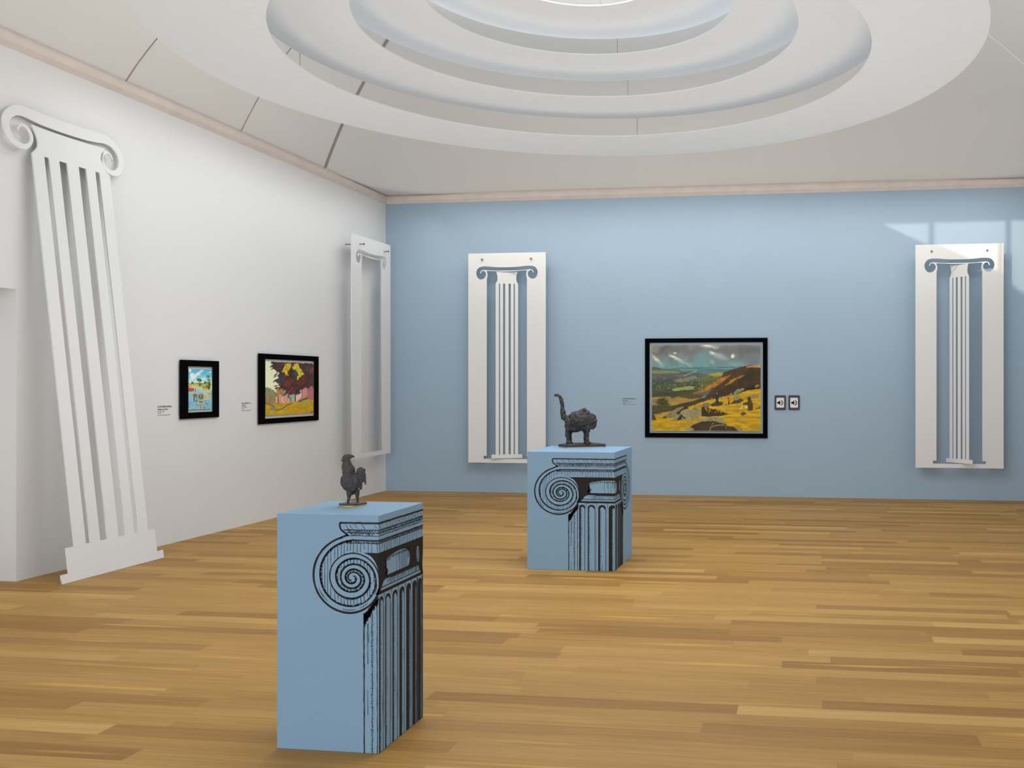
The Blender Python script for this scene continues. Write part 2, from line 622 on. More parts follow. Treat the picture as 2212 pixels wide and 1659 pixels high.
# ------------------------------------------------------------------ plinths with the inked Ionic capital
class Ink:
    def __init__(self, seed):
        self.bm = bmesh.new()
        self.r = random.Random(seed)

    def stroke(self, pts, w, wob=0.25, taper=False, ws=None):
        r = self.r
        n = len(pts)
        prev = None
        for i, p in enumerate(pts):
            a, b = pts[max(i - 1, 0)], pts[min(i + 1, n - 1)]
            dx, dy = b[0] - a[0], b[1] - a[1]
            L = math.hypot(dx, dy) or 1
            ww = (w if ws is None else ws[i]) * (1 + r.uniform(-wob, wob)) / 2
            if taper and n > 1:
                ww *= 0.25 + 0.75 * math.sin(PI * min(1, 0.12 + 0.76 * i / (n - 1)))
            nx, ny = -dy / L * ww, dx / L * ww
            pr = (self.bm.verts.new((p[0] + nx, p[1] + ny, 0)), self.bm.verts.new((p[0] - nx, p[1] - ny, 0)))
            if prev:
                self.bm.faces.new((prev[0], prev[1], pr[1], pr[0]))
            prev = pr

    def line(self, x0, y0, x1, y1, w, wob=0.25, jit=0.8, step=26, taper=False):
        n = max(1, int(math.hypot(x1 - x0, y1 - y0) / step))
        r = self.r
        self.stroke([(x0 + (x1 - x0) * i / n + r.uniform(-jit, jit), y0 + (y1 - y0) * i / n + r.uniform(-jit, jit)) for i in range(n + 1)], w, wob, taper)

    def fill(self, loops):
        me = sheet(loops, 0.0)
        self.bm.from_mesh(me)
        bpy.data.meshes.remove(me)


AX = 802.0                                            # axis of the drawn column
TA = [(-.25, 385), (-.125, 366), (0, 345), (.125, 329), (.25, 310), (.375, 272), (.5, 238), (.625, 231), (.75, 228), (.875, 215), (1, 200), (1.25, 180),
      (1.5, 155), (1.75, 126), (2, 101), (2.25, 88), (2.5, 76), (2.75, 56), (3, 36), (3.3, 8)]
TB = [(-.25, 345), (-.125, 318), (0, 286), (.25, 252), (.5, 210), (.75, 182), (1, 146), (1.25, 122), (1.5, 108), (1.75, 84), (2, 60), (2.25, 45), (2.5, 34), (2.75, 22)]


def rad(tab, t):
    return float(np.interp(t, [a for a, _ in tab], [b for _, b in tab]))


def draw_capital(k):
    r = k.r
    for side in (0, 1):
        mx = (lambda x: x) if side == 0 else (lambda x: 2 * AX - x)

        def sp(tab, t, dr=0.0):
            f = PI - 2 * PI * t
            q = rad(tab, t) + dr
            return (mx(365 + 0.652 * q * math.cos(f)), 950 + 0.614 * q * math.sin(f))
        # outline A with the weight of the brush
        N = 150
        pa = [(-.21 + 3.4 * i / N) for i in range(N + 1)]
        pts = [sp(TA, t) for t in pa]
        k.stroke(crom([(mx(342), 711), (mx(322), 716), pts[0], pts[1]], 4)[:-3], 10.5, 0.1)
        wA = [float(np.interp(t, (-.2, .25, .42, .6, .75, .9, 1.0, 1.3, 1.5, 1.8, 2.2, 3.2), (11, 12, 9, 7.5, 7, 6.5, 7.5, 10, 11, 8, 10, 9))) for t in pa]
        k.stroke(pts, 8, 0.12, False, wA)
        pb = [(-.25 + 2.95 * i / N) for i in range(N + 1)]
        pts = [sp(TB, t) for t in pb]
        wB = [float(np.interp(t, (-.25, 0, .3, .5, .7, .95, 1.2, 1.6, 2.0, 2.7), (7, 7, 5, 4.5, 7, 9, 7, 7, 10, 7))) for t in pb]
        k.stroke(pts, 7, 0.15, False, wB)
        # rope-like ticks inside B and outside A
        t = -.25
        while t < 2.5:
            rr = rad(TB, t)
            dl = r.uniform(9, 17)
            if r.random() < 0.85:
                k.stroke([sp(TB, t), sp(TB, t + 0.006, -dl)], 4.3, 0.3)
            t += 5.5 / (2 * PI * max(rr, 30) * 0.63)
        t = 1.0
        while t < 2.6:
            rr = rad(TA, t)
            if 1.12 < t < 1.48 or t > 1.55:
                if r.random() < 0.75:
                    k.stroke([sp(TA, t), sp(TA, t - 0.006, r.uniform(8, 16))], 4.0, 0.3)
            t += 6.5 / (2 * PI * max(rr, 30) * 0.63)
        # broken inner line of the outer rim
        for (t0, t1) in ((.2, .27), (.29, .34), (.40, .47), (.05, .12)):
            k.stroke([sp(TA, t0 + (t1 - t0) * i / 8, -26) for i in range(9)], 3.4, 0.3, True)
        # vertical hatching in the recess
        x = 365 - 0.652 * 300
        while x < 365 + 0.652 * 240:
            run = None
            y = 735.0
            while y < 1130:
                ax_, ay_ = (x - 365) / 0.652, (y - 950) / 0.614
                q = math.hypot(ax_, ay_)
                f = math.atan2(ay_, ax_)
                t0 = (PI - f) / (2 * PI)
                inside = False
                for n in (-1, 0, 1, 2):
                    t = t0 + n
                    if -.25 <= t < 2.0 and rad(TA, t + 1) + 2 < q < rad(TB, t) - 2:
                        inside = True
                if inside and run is None:
                    run = y
                if not inside and run is not None:
                    if y - run > 14:
                        e = run + (y - run) * r.choice((1, 1, 0.8, 0.55))
                        k.line(mx(x), run, mx(x + r.uniform(-2, 2)), e, 2.6, 0.35, 0.6)
                    run = None
                y += 3
            x += r.uniform(15, 23)
        # abacus end and its mouldings
        k.stroke([(mx(a), b) for a, b in crom([(300, 640), (292, 652), (298, 678), (316, 694), (340, 713)], 5)], 10, 0.15)
        # shaft edge, shadow under the volute, first fillets
        k.line(mx(432), 1140, mx(434), 1960, 7, 0.25, 1.0)
        for i in range(34):
            a = i / 33 + r.uniform(-.02, .02)
            x0, y0 = 434 + 76 * a, 1146 - 100 * a
            k.line(mx(x0), y0, mx(x0 + 3), y0 + r.uniform(20, 46) + 24 * (1 - a), 3.2, 0.3, 0.6, 14)
            k.line(mx(x0 - 2), y0 + 8 + r.uniform(0, 8), mx(min(x0 + 16, 512)), y0 + 18 + r.uniform(0, 14), 2.8, 0.3, 0.6, 14)
            k.line(mx(x0 + 10), y0 + r.uniform(0, 10), mx(max(x0 - 6, 434)), y0 + 22 + r.uniform(0, 14), 2.6, 0.3, 0.6, 14)
        k.fill([[(mx(x), y) for x, y in ((433, 1140), (455, 1128), (474, 1112), (470, 1150), (452, 1172), (440, 1200), (433, 1200))]])
        for (xa, y0, y1, w) in ((452, 1200, 1420, 3), (458, 1190, 1300, 2.4), (453, 1560, 1700, 2.6), (478, 1130, 1960, 3), (507, 1080, 1960, 4)):
            k.line(mx(xa), y0, mx(xa + 2), y1, w, 0.35, 1.0)
        y = 1150
        while y < 1930:
            k.line(mx(478), y, mx(478 + r.uniform(5, 12)), y + r.uniform(-2, 3), 2.6, 0.3, 0.3, 30)
            if r.random() < .4:
                k.line(mx(478), y, mx(474 - r.uniform(0, 6)), y, 2.4, 0.3, 0.3, 30)
            y += r.uniform(6, 13)
    # abacus lines across
    k.line(296, 643, 2 * AX - 296, 645, 10, 0.12, 1.0)
    k.line(318, 682, 2 * AX - 318, 682, 5.5, 0.25, 1.2)
    k.line(330, 697, 2 * AX - 330, 698, 3.2, 0.35, 1.4)
    k.line(338, 713, 2 * AX - 338, 714, 3.4, 0.3, 1.0)
    x = 325
    while x < 2 * AX - 325:
        if r.random() < 0.8:
            k.line(x, 652, x + r.uniform(14, 30), 652 + r.uniform(18, 30), 2.6, 0.3, 0.5)
        x += r.uniform(20, 46)
    x = 335
    while x < 2 * AX - 350:
        k.line(x, 684, x + r.uniform(14, 28), 712 - r.uniform(0, 10), 2.8, 0.3, 0.5)
        if r.random() < 0.75:
            k.line(x + 20, 684, x + r.uniform(-6, 6), 712 - r.uniform(0, 12), 2.6, 0.3, 0.5)
        x += r.uniform(9, 17)
    # canalis between the volutes
    k.line(365, 738, 2 * AX - 365, 739, 7, 0.2, 1.0)
    k.line(330, 755, 2 * AX - 330, 756, 3.2, 0.3, 1.2)
    x = 330
    while x < 2 * AX - 330:
        k.line(x, 740, x + r.uniform(4, 9), 755, 3.8, 0.3, 0.3)
        x += r.uniform(6, 9)
    x = 372
    while x < 2 * AX - 372:
        k.line(x, 755, x + r.uniform(-2, 2), 806 - r.choice((0, 0, 0, 18)), 2.6, 0.3, 0.5)
        x += r.uniform(18, 30)
    # dark spandrel with the egg left bare
    blk = crom([(430, 806), (475, 828), (506, 876), (522, 940), (518, 990), (500, 1034)], 5) + [(1096, 1034)] + \
        crom([(1096, 1034), (1082, 990), (1080, 940), (1098, 876), (1130, 828), (1172, 806)], 5)[1:]
    egg = crom([(588, 880), (600, 862), (640, 846), (750, 834), (850, 838), (890, 856), (908, 885), (908, 920), (898, 940)], 5) + [(880, 946), (612, 946), (596, 915)]
    cap = [(575, 972), (600, 964), (660, 966), (662, 970), (1030, 970), (1044, 1000), (556, 1000), (562, 985)]
    fil = [(545, 1005), (1056, 1005), (1062, 1019), (540, 1019)]
    sliver = crom([(1004, 875), (1020, 852), (1038, 872), (1042, 930), (1022, 950), (1006, 925)], 4, True)
    k.fill([blk, egg, cap, fil, sliver])
    for i in range(70):                                # cross-hatch feathering into the egg
        a = r.random()
        x0, y0 = 590 + 24 * a * r.random(), 872 + 72 * a
        s = r.choice((-1, 1))
        k.line(x0, y0, x0 + r.uniform(8, 24), y0 + s * r.uniform(8, 20), 2.4, 0.3, 0.4)
    x = 606
    while x < 890:
        k.line(x, 838 + 8 * r.random(), x + r.uniform(4, 10), 850 + r.uniform(0, 12) + (10 if x < 660 else 0), 2.6, 0.3, 0.4)
        x += r.uniform(5, 9)
    for x in (735, 762, 770, 790, 804, 816, 829, 838, 851, 862, 872, 884, 893):
        k.line(x, 842, x + 1, r.choice((944, 944, 900)), 2.3, 0.4, 0.5)
    x = 620
    while x < 1035:
        k.line(x, 970, x + r.uniform(-1, 1), r.choice((999, 999, 985)), 2.6, 0.35, 0.3)
        x += r.uniform(6, 14)
    for x in (1012, 1020, 1028, 1035):
        k.line(x, 868, x, 940, 2.2, 0.3, 0.3)
    # flutes
    k.line(500, 1034, 1104, 1034, 4, 0.4, 1.0)
    flutes = [(522, 573, 13), (595, 658, 9), (684, 749, 15), (773, 838, 30), (862, 925, 41), (947, 1005, 42), (1025, 1075, 38), (1092, 1132, 30)]
    for (x0, x1, lb) in flutes:
        w = x1 - x0
        arch = [(x0 + w / 2 - w / 2 * math.cos(PI * i / 12), 1051 + w * 0.42 * (1 - math.sin(PI * i / 12))) for i in range(13)]
        inner = [(x0 + lb + (w - lb - 5) * i / 8, 1062 + lb * 0.5 + w * 0.40 * (1 - math.sin(PI * (0.12 + 0.88 * i / 8)))) for i in range(9)]
        k.fill([[(x0, 1960)] + arch + [(x1, 1960), (x1 - 4, 1960), (x1 - 4, 1110)] + inner[::-1] + [(x0 + lb, 1960)]])
        y = 1085
        while y < 1930:
            k.line(x0 + lb - 2, y, x0 + lb + r.uniform(3, 11) * (1 if w - lb > 18 else 0.5), y + r.uniform(-1.5, 1.5), 2.7, 0.3, 0.3, 40)
            y += r.uniform(4.5, 9)
        if r.random() < 0.8:
            k.line(x1 + 8, 1090 + r.uniform(0, 60), x1 + 9, 1960 - r.uniform(0, 200), 2.4, 0.4, 0.8)
        for _ in range(2):
            xx, yy = x0 + lb + r.uniform(6, max(8, w - lb - 6)), r.uniform(1250, 1800)
            k.line(xx, yy, xx + r.uniform(-3, 3), yy + r.uniform(50, 140), 2.2, 0.4, 0.6, 26, True)
    for (x0, x1) in ((1008, 1021), (1079, 1088), (1136, 1150)):
        k.fill([[(x0, 1040), (x1, 1044), (x1, 1960), (x0, 1960)]])
    for x in (514, 581, 588, 668, 676, 757, 764, 846, 853, 932, 940):
        k.line(x, 1036, x, 1036 + r.uniform(14, 50), 2.3, 0.3, 0.4)


def plinth(name, x0, x1, y0, y1, h, cornerD, topD, su, sv, seed, label):
    """square block; the drawing wraps round the corner between its front and right faces"""
    root = bmesh.new()
    cx, cy = (x0 + x1) / 2, (y0 + y1) / 2
    box(root, x0 - cx, x1 - cx, y0 - cy, y1 - cy, 0, h)
    bmesh.ops.bevel(root, geom=list(root.edges), offset=0.002, segments=1, affect='EDGES')
    bmesh.ops.recalc_face_normals(root, faces=root.faces)
    k = Ink(seed)
    draw_capital(k)
    d = k.bm
    for v in d.verts:
        v.co = ((v.co.x - cornerD) * su, h - (v.co.y - topD) * sv, 0)

    def cut(co, no, clear):
        bmesh.ops.bisect_plane(d, geom=list(d.verts) + list(d.edges) + list(d.faces), dist=1e-7, plane_co=co, plane_no=no, clear_outer=clear)
    cut((0, 0, 0), (1, 0, 0), False)
    cut((0, 0.0005, 0), (0, -1, 0), True)
    cut((y1 - y0 - 0.0005, 0, 0), (1, 0, 0), True)
    cut((-(x1 - x0) + 0.0005, 0, 0), (-1, 0, 0), True)
    e = 0.0006
    me = bpy.data.meshes.new(name)
    vm = {}
    verts, faces, mats = [], [], []
    for v in root.verts:
        vm[v] = len(verts)
        verts.append(v.co.copy())
    for f in root.faces:
        faces.append([vm[v] for v in f.verts])
        mats.append(0)
    for f in d.faces:
        if len(f.verts) < 3 or f.calc_area() < 1e-10:
            continue
        left = f.calc_center_median().x < 0
        idx = []
        for v in f.verts:
            u, z = v.co.x, v.co.y
            if left:
                p = Vector((x1 - cx + min(u, 0.0) + (e if u > -1e-6 else 0), y0 - cy - e, z))
            else:
                p = Vector((x1 - cx + e, y0 - cy + max(u, 0) - (e if u < 1e-6 else 0), z))
            idx.append(len(verts))
            verts.append(p)
        # face outward
        a, b_, c = (verts[i] for i in idx[:3])
        n = (b_ - a).cross(c - a)
        if (n.y > 0 if left else n.x < 0):
            idx = idx[::-1]
        faces.append(idx)
        mats.append(1)
    me.from_pydata([tuple(v) for v in verts], [], faces)
    me.polygons.foreach_set('material_index', mats)
    me.update()
    root.free()
    d.free()
    o = link(name, me, None, None, (cx, cy, 0))
    me.materials.append(M_plinth)
    me.materials.append(M_ink)
    me.polygons.foreach_set('material_index', mats)
    tag(o, label, 'plinth', 'blue plinths with an ink column drawing')
    return o


H1, H2 = 1.031, 1.017
plinth('display_plinth', -2.362, -1.890, 3.883, 4.345, H1, 516, 600, 0.000797, 0.000786, 11,
       'near blue plinth carrying the rooster, volute of a column drawn on its front')
plinth('display_plinth', -2.507, -1.737, 7.940, 8.690, H2, 822, 580, 0.00103, 0.00096, 29,
       'far blue plinth carrying the long-tailed animal, column capital drawn round its corner')

# ------------------------------------------------------------------ sculptures
CAMR = Vector((math.cos(R(7.75)), math.sin(R(7.75)), 0))    # across the view
CAMF = Vector((-math.sin(R(7.75)), math.cos(R(7.75)), 0))   # away from the camera


def blob(bm, c, rad3, rot=0.0, sub=3):
    M = Matrix.Translation(Vector(c)) @ Matrix.Rotation(rot, 4, 'Y') @ Matrix.Diagonal((*rad3, 1))
    bmesh.ops.create_icosphere(bm, subdivisions=sub, radius=1, matrix=M)


def chain(bm, pts, step=0.5):
    """pts = [(x, y, z, r)]: overlapping balls along a limb"""
    for a, b in zip(pts[:-1], pts[1:]):
        L = math.dist(a[:3], b[:3])
        n = max(1, int(L / (step * min(a[3], b[3]))))
        for i in range(n + 1):
            t = i / n
            p = [a[j] + (b[j] - a[j]) * t for j in range(4)]
            bmesh.ops.create_icosphere(bm, subdivisions=2, radius=p[3], matrix=Matrix.Translation(p[:3]))


def sculpt(name, bm, mat, parent, voxel, rough, size, seed):
    """one continuous modelled surface: fuse, then work the clay"""
    me = bpy.data.meshes.new(name)
    bm.to_mesh(me)
    bm.free()
    o = bpy.data.objects.new(name, me)
    COL.objects.link(o)
    rm = o.modifiers.new('fuse', 'REMESH')
    rm.mode = 'VOXEL'
    rm.voxel_size = voxel
    dg = bpy.context.evaluated_depsgraph_get()
    dg.update()
    me2 = bpy.data.meshes.new_from_object(o.evaluated_get(dg))
    bpy.data.objects.remove(o)
    bpy.data.meshes.remove(me)
    from mathutils import noise
    b2 = bmesh.new()
    b2.from_mesh(me2)
    for _ in range(2):
        bmesh.ops.smooth_vert(b2, verts=b2.verts, factor=0.5, use_axis_x=True, use_axis_y=True, use_axis_z=True)
    b2.normal_update()
    off = Vector((seed * 3.1, seed * 1.7, seed))
    moves = []
    for v in b2.verts:
        p = v.co / size + off
        d = noise.noise(p) * 0.6 + noise.noise(p * 2.3) * 0.45 + abs(noise.noise(p * 4.7)) * 0.35
        moves.append(v.normal * (d * rough))
    for v, mv in zip(b2.verts, moves):
        v.co += mv
    b2.to_mesh(me2)
    b2.free()
    me2.name = name
    return link(name, me2, mat, parent, smooth=True)


def outline_disc(pts, z0, z1, M):
    bm = bmesh.new()
    a = [bm.verts.new((x, y, z0)) for x, y in pts]
    b = [bm.verts.new((x, y, z1)) for x, y in pts]
    bm.faces.new(a[::-1])
    bm.faces.new(b)
    for i in range(len(pts)):
        j = (i + 1) % len(pts)
        bm.faces.new((a[i], a[j], b[j], b[i]))
    return bm


# rooster: local X across the view, Y away, Z up; drawn in units of u
u = 0.000196
rz = R(7.75)
root = empty('rooster_sculpture', (-2.1676, 4.1914, H1), rz)
tag(root, 'rough dark bronze rooster standing on a thin gold-edged base', 'sculpture')


def P(x, y):
    return ((x - 690) * u, (1432 - y) * u * 1.03)


bm = bmesh.new()
def B(x, y, rx, rz_, dep=0.75, rot=0.0, yy=0.0):
    X, Z = P(x, y)
    blob(bm, (X, yy * u, Z), (rx * u, rx * dep * u, rz_ * u), R(rot))
B(600, 870, 205, 235, 0.75)
B(660, 960, 175, 190, 0.8, 20)
B(740, 850, 150, 190, 0.75, 0)
B(590, 640, 150, 190, 0.75, 8)
B(560, 520, 112, 150, 0.75, 5)
B(545, 405, 92, 85, 0.7)
B(650, 1090, 95, 110, 0.9)
for (x, y, rr) in ((465, 315, 34), (510, 290, 44), (575, 280, 48), (625, 292, 42), (670, 290, 40), (702, 300, 32), (600, 320, 45), (530, 330, 45)):
    X, Z = P(x, y)
    blob(bm, (X, 0, Z), (rr * u, 20 * u, rr * u))
chain(bm, [(*[P(455, 378)[0], 0, P(455, 378)[1]], 32 * u), (P(432, 385)[0], 0, P(432, 385)[1], 16 * u)])
chain(bm, [(P(470, 430)[0], 0, P(470, 430)[1], 30 * u), (P(450, 520)[0], 0, P(450, 520)[1], 26 * u), (P(448, 590)[0], 0, P(448, 590)[1], 24 * u), (P(490, 640)[0], 0, P(490, 640)[1], 40 * u)])
B(880, 640, 105, 100, 0.5)
B(935, 620, 58, 55, 0.5)
B(855, 760, 120, 130, 0.55)
B(870, 850, 85, 80, 0.6)
chain(bm, [(P(950, 640)[0], 0, P(950, 640)[1], 34 * u), (P(980, 760)[0], 0, P(980, 760)[1], 28 * u), (P(985, 850)[0], 0, P(985, 850)[1], 23 * u), (P(992, 930)[0], 0, P(992, 930)[1], 17 * u)])
chain(bm, [(P(800, 900)[0], 0, P(800, 900)[1], 80 * u), (P(870, 960)[0], 0, P(870, 960)[1], 50 * u), (P(880, 1035)[0], 0, P(880, 1035)[1], 34 * u)])
for (hx, hy, kx, ky, fx, d, rr) in ((620, 1120, 622, 1230, 592, -70, 72), (775, 1090, 775, 1230, 786, 60, 62)):
    a, b, c = P(hx, hy), P(kx, ky), P(fx, 1385)
    kk = P((kx + fx) / 2, 1300)
    chain(bm, [(a[0], d * u * 0.6, a[1], rr * u), (b[0], d * u, b[1], 40 * u), (kk[0], d * u, kk[1], 28 * u), (c[0], d * u, c[1] - 20 * u, 25 * u)])
    chain(bm, [(c[0], d * u, c[1] - 26 * u, 20 * u), (c[0] - 60 * u, d * u - 20 * u, c[1] - 34 * u, 12 * u)])
sculpt('rooster_body', bm, M_bronze1, root, 0.0019, 0.0032, 0.013, 3)
pl = crom([(-0.066, -0.01), (-0.04, -0.052), (0.0, -0.06), (0.035, -0.05), (0.064, 0.012), (0.05, 0.05), (0.02, 0.066), (-0.03, 0.056)], 6, True)
pl = [(x * 0.9, y * 0.95) for x, y in pl]
bm_obj('base_plate', outline_disc(pl, 0.006, 0.012, None), M_bronze1, root)
bm_obj('gold_base_edge', outline_disc([(x * 0.985, y * 0.985) for x, y in pl], 0.0, 0.006, None), M_gold, root)

# long-tailed animal
u = 0.000384
root = empty('animal_sculpture', (-2.165, 8.47, H2), R(7.75))
tag(root, 'rough dark bronze animal with arched back and long tail raised high', 'sculpture')


def P(x, y):
    return ((x - 850) * u, (1500 - y) * u)


bm = bmesh.new()
B(820, 850, 290, 230, 0.62)
B(900, 740, 190, 165, 0.65, 0)
B(640, 900, 160, 200, 0.7)
B(700, 1010, 150, 130, 0.7)
B(880, 960, 170, 140, 0.7)
B(1060, 850, 160, 180, 0.75)
B(1120, 920, 105, 130, 0.75)
B(1000, 960, 100, 110, 0.75)
for (x, y, rr) in ((930, 600, 48), (1010, 670, 50), (1090, 720, 46), (1190, 860, 48), (1110, 1020, 45), (980, 800, 60), (860, 980, 55), (760, 800, 60)):
    B(x, y, rr, rr, 2.2)
chain(bm, [(P(530, 800)[0], 0, P(530, 800)[1], 70 * u), (P(445, 775)[0], 0, P(445, 775)[1], 72 * u), (P(422, 680)[0], 0, P(422, 680)[1], 66 * u),
           (P(408, 560)[0], 0, P(408, 560)[1], 46 * u), (P(395, 440)[0], 0, P(395, 440)[1], 46 * u), (P(370, 330)[0], 0, P(370, 330)[1], 44 * u),
           (P(320, 260)[0], 0, P(320, 260)[1], 38 * u), (P(270, 240)[0], 0, P(270, 240)[1], 30 * u), (P(228, 250)[0], 0, P(228, 250)[1], 24 * u)])
for pts in (((545, 900, -40, 90), (545, 1060, -70, 62), (520, 1160, -70, 46), (545, 1260, -70, 44), (555, 1390, -70, 46)),
            ((620, 980, 60, 95), (585, 1120, 80, 60), (560, 1200, 80, 46), (580, 1300, 80, 40), (590, 1380, 80, 44)),
            ((900, 1000, 60, 80), (925, 1150, 80, 34), (940, 1250, 80, 28), (930, 1370, 80, 30)),
            ((1020, 1000, -50, 75), (1020, 1120, -60, 46), (1000, 1230, -60, 36), (1000, 1370, -60, 42))):
    chain(bm, [(P(x, y)[0], d * u, P(x, y)[1], rr * u) for x, y, d, rr in pts])
for (x, d) in ((605, -80), (1030, -70), (560, 80), (950, 80)):
    X, Z = P(x, 1375)
    blob(bm, (X, d * u, Z), (55 * u, 40 * u, 35 * u))
sculpt('animal_body', bm, M_bronze2, root, 0.0042, 0.011, 0.030, 8)
slab = [(-0.214, 0.03), (-0.12, -0.10), (0.205, 0.02), (0.222, 0.06), (0.15, 0.12), (-0.10, 0.10)]
bm = bmesh.new()
vb = []
NSL = 10
for i in range(len(slab)):
    a, b = slab[i], slab[(i + 1) % len(slab)]
    for t in range(NSL):
        vb.append((a[0] + (b[0] - a[0]) * t / NSL, a[1] + (b[1] - a[1]) * t / NSL))
rr_ = random.Random(5)
lo = [bm.verts.new((x, y, 0.010)) for x, y in vb]
hi = [bm.verts.new((x * 0.985, y * 0.985, 0.028 + rr_.uniform(-.003, .004))) for x, y in vb]
mid = [bm.verts.new((x * 0.6, y * 0.6, 0.038 + rr_.uniform(-.004, .005))) for x, y in vb]
n = len(vb)
for i in range(n):
    j = (i + 1) % n
    bm.faces.new((lo[i], lo[j], hi[j], hi[i]))
    bm.faces.new((hi[i], hi[j], mid[j], mid[i]))
bm.faces.new(mid)
bm.faces.new(lo[::-1])
bm_obj('ground_slab', bm, M_bronze2, root)
bm_obj('pale_base_edge', outline_disc([(x * 0.98, y * 0.98) for x, y in slab], 0.0, 0.010, None), M_stone, root)


# ------------------------------------------------------------------ paintings
def vnoise(h, w, cells_y, cells_x, rng):
    g = rng.random((cells_y + 2, cells_x + 2))
    yy = np.linspace(0, cells_y, h)
    xx = np.linspace(0, cells_x, w)
    yi, xi = yy.astype(int), xx.astype(int)
    fy, fx = (yy - yi)[:, None], (xx - xi)[None, :]
    fy, fx = fy * fy * (3 - 2 * fy), fx * fx * (3 - 2 * fx)
    a, b = g[yi][:, xi], g[yi][:, xi + 1]
    c, d = g[yi + 1][:, xi], g[yi + 1][:, xi + 1]
    return (a * (1 - fx) + b * fx) * (1 - fy) + (c * (1 - fx) + d * fx) * fy


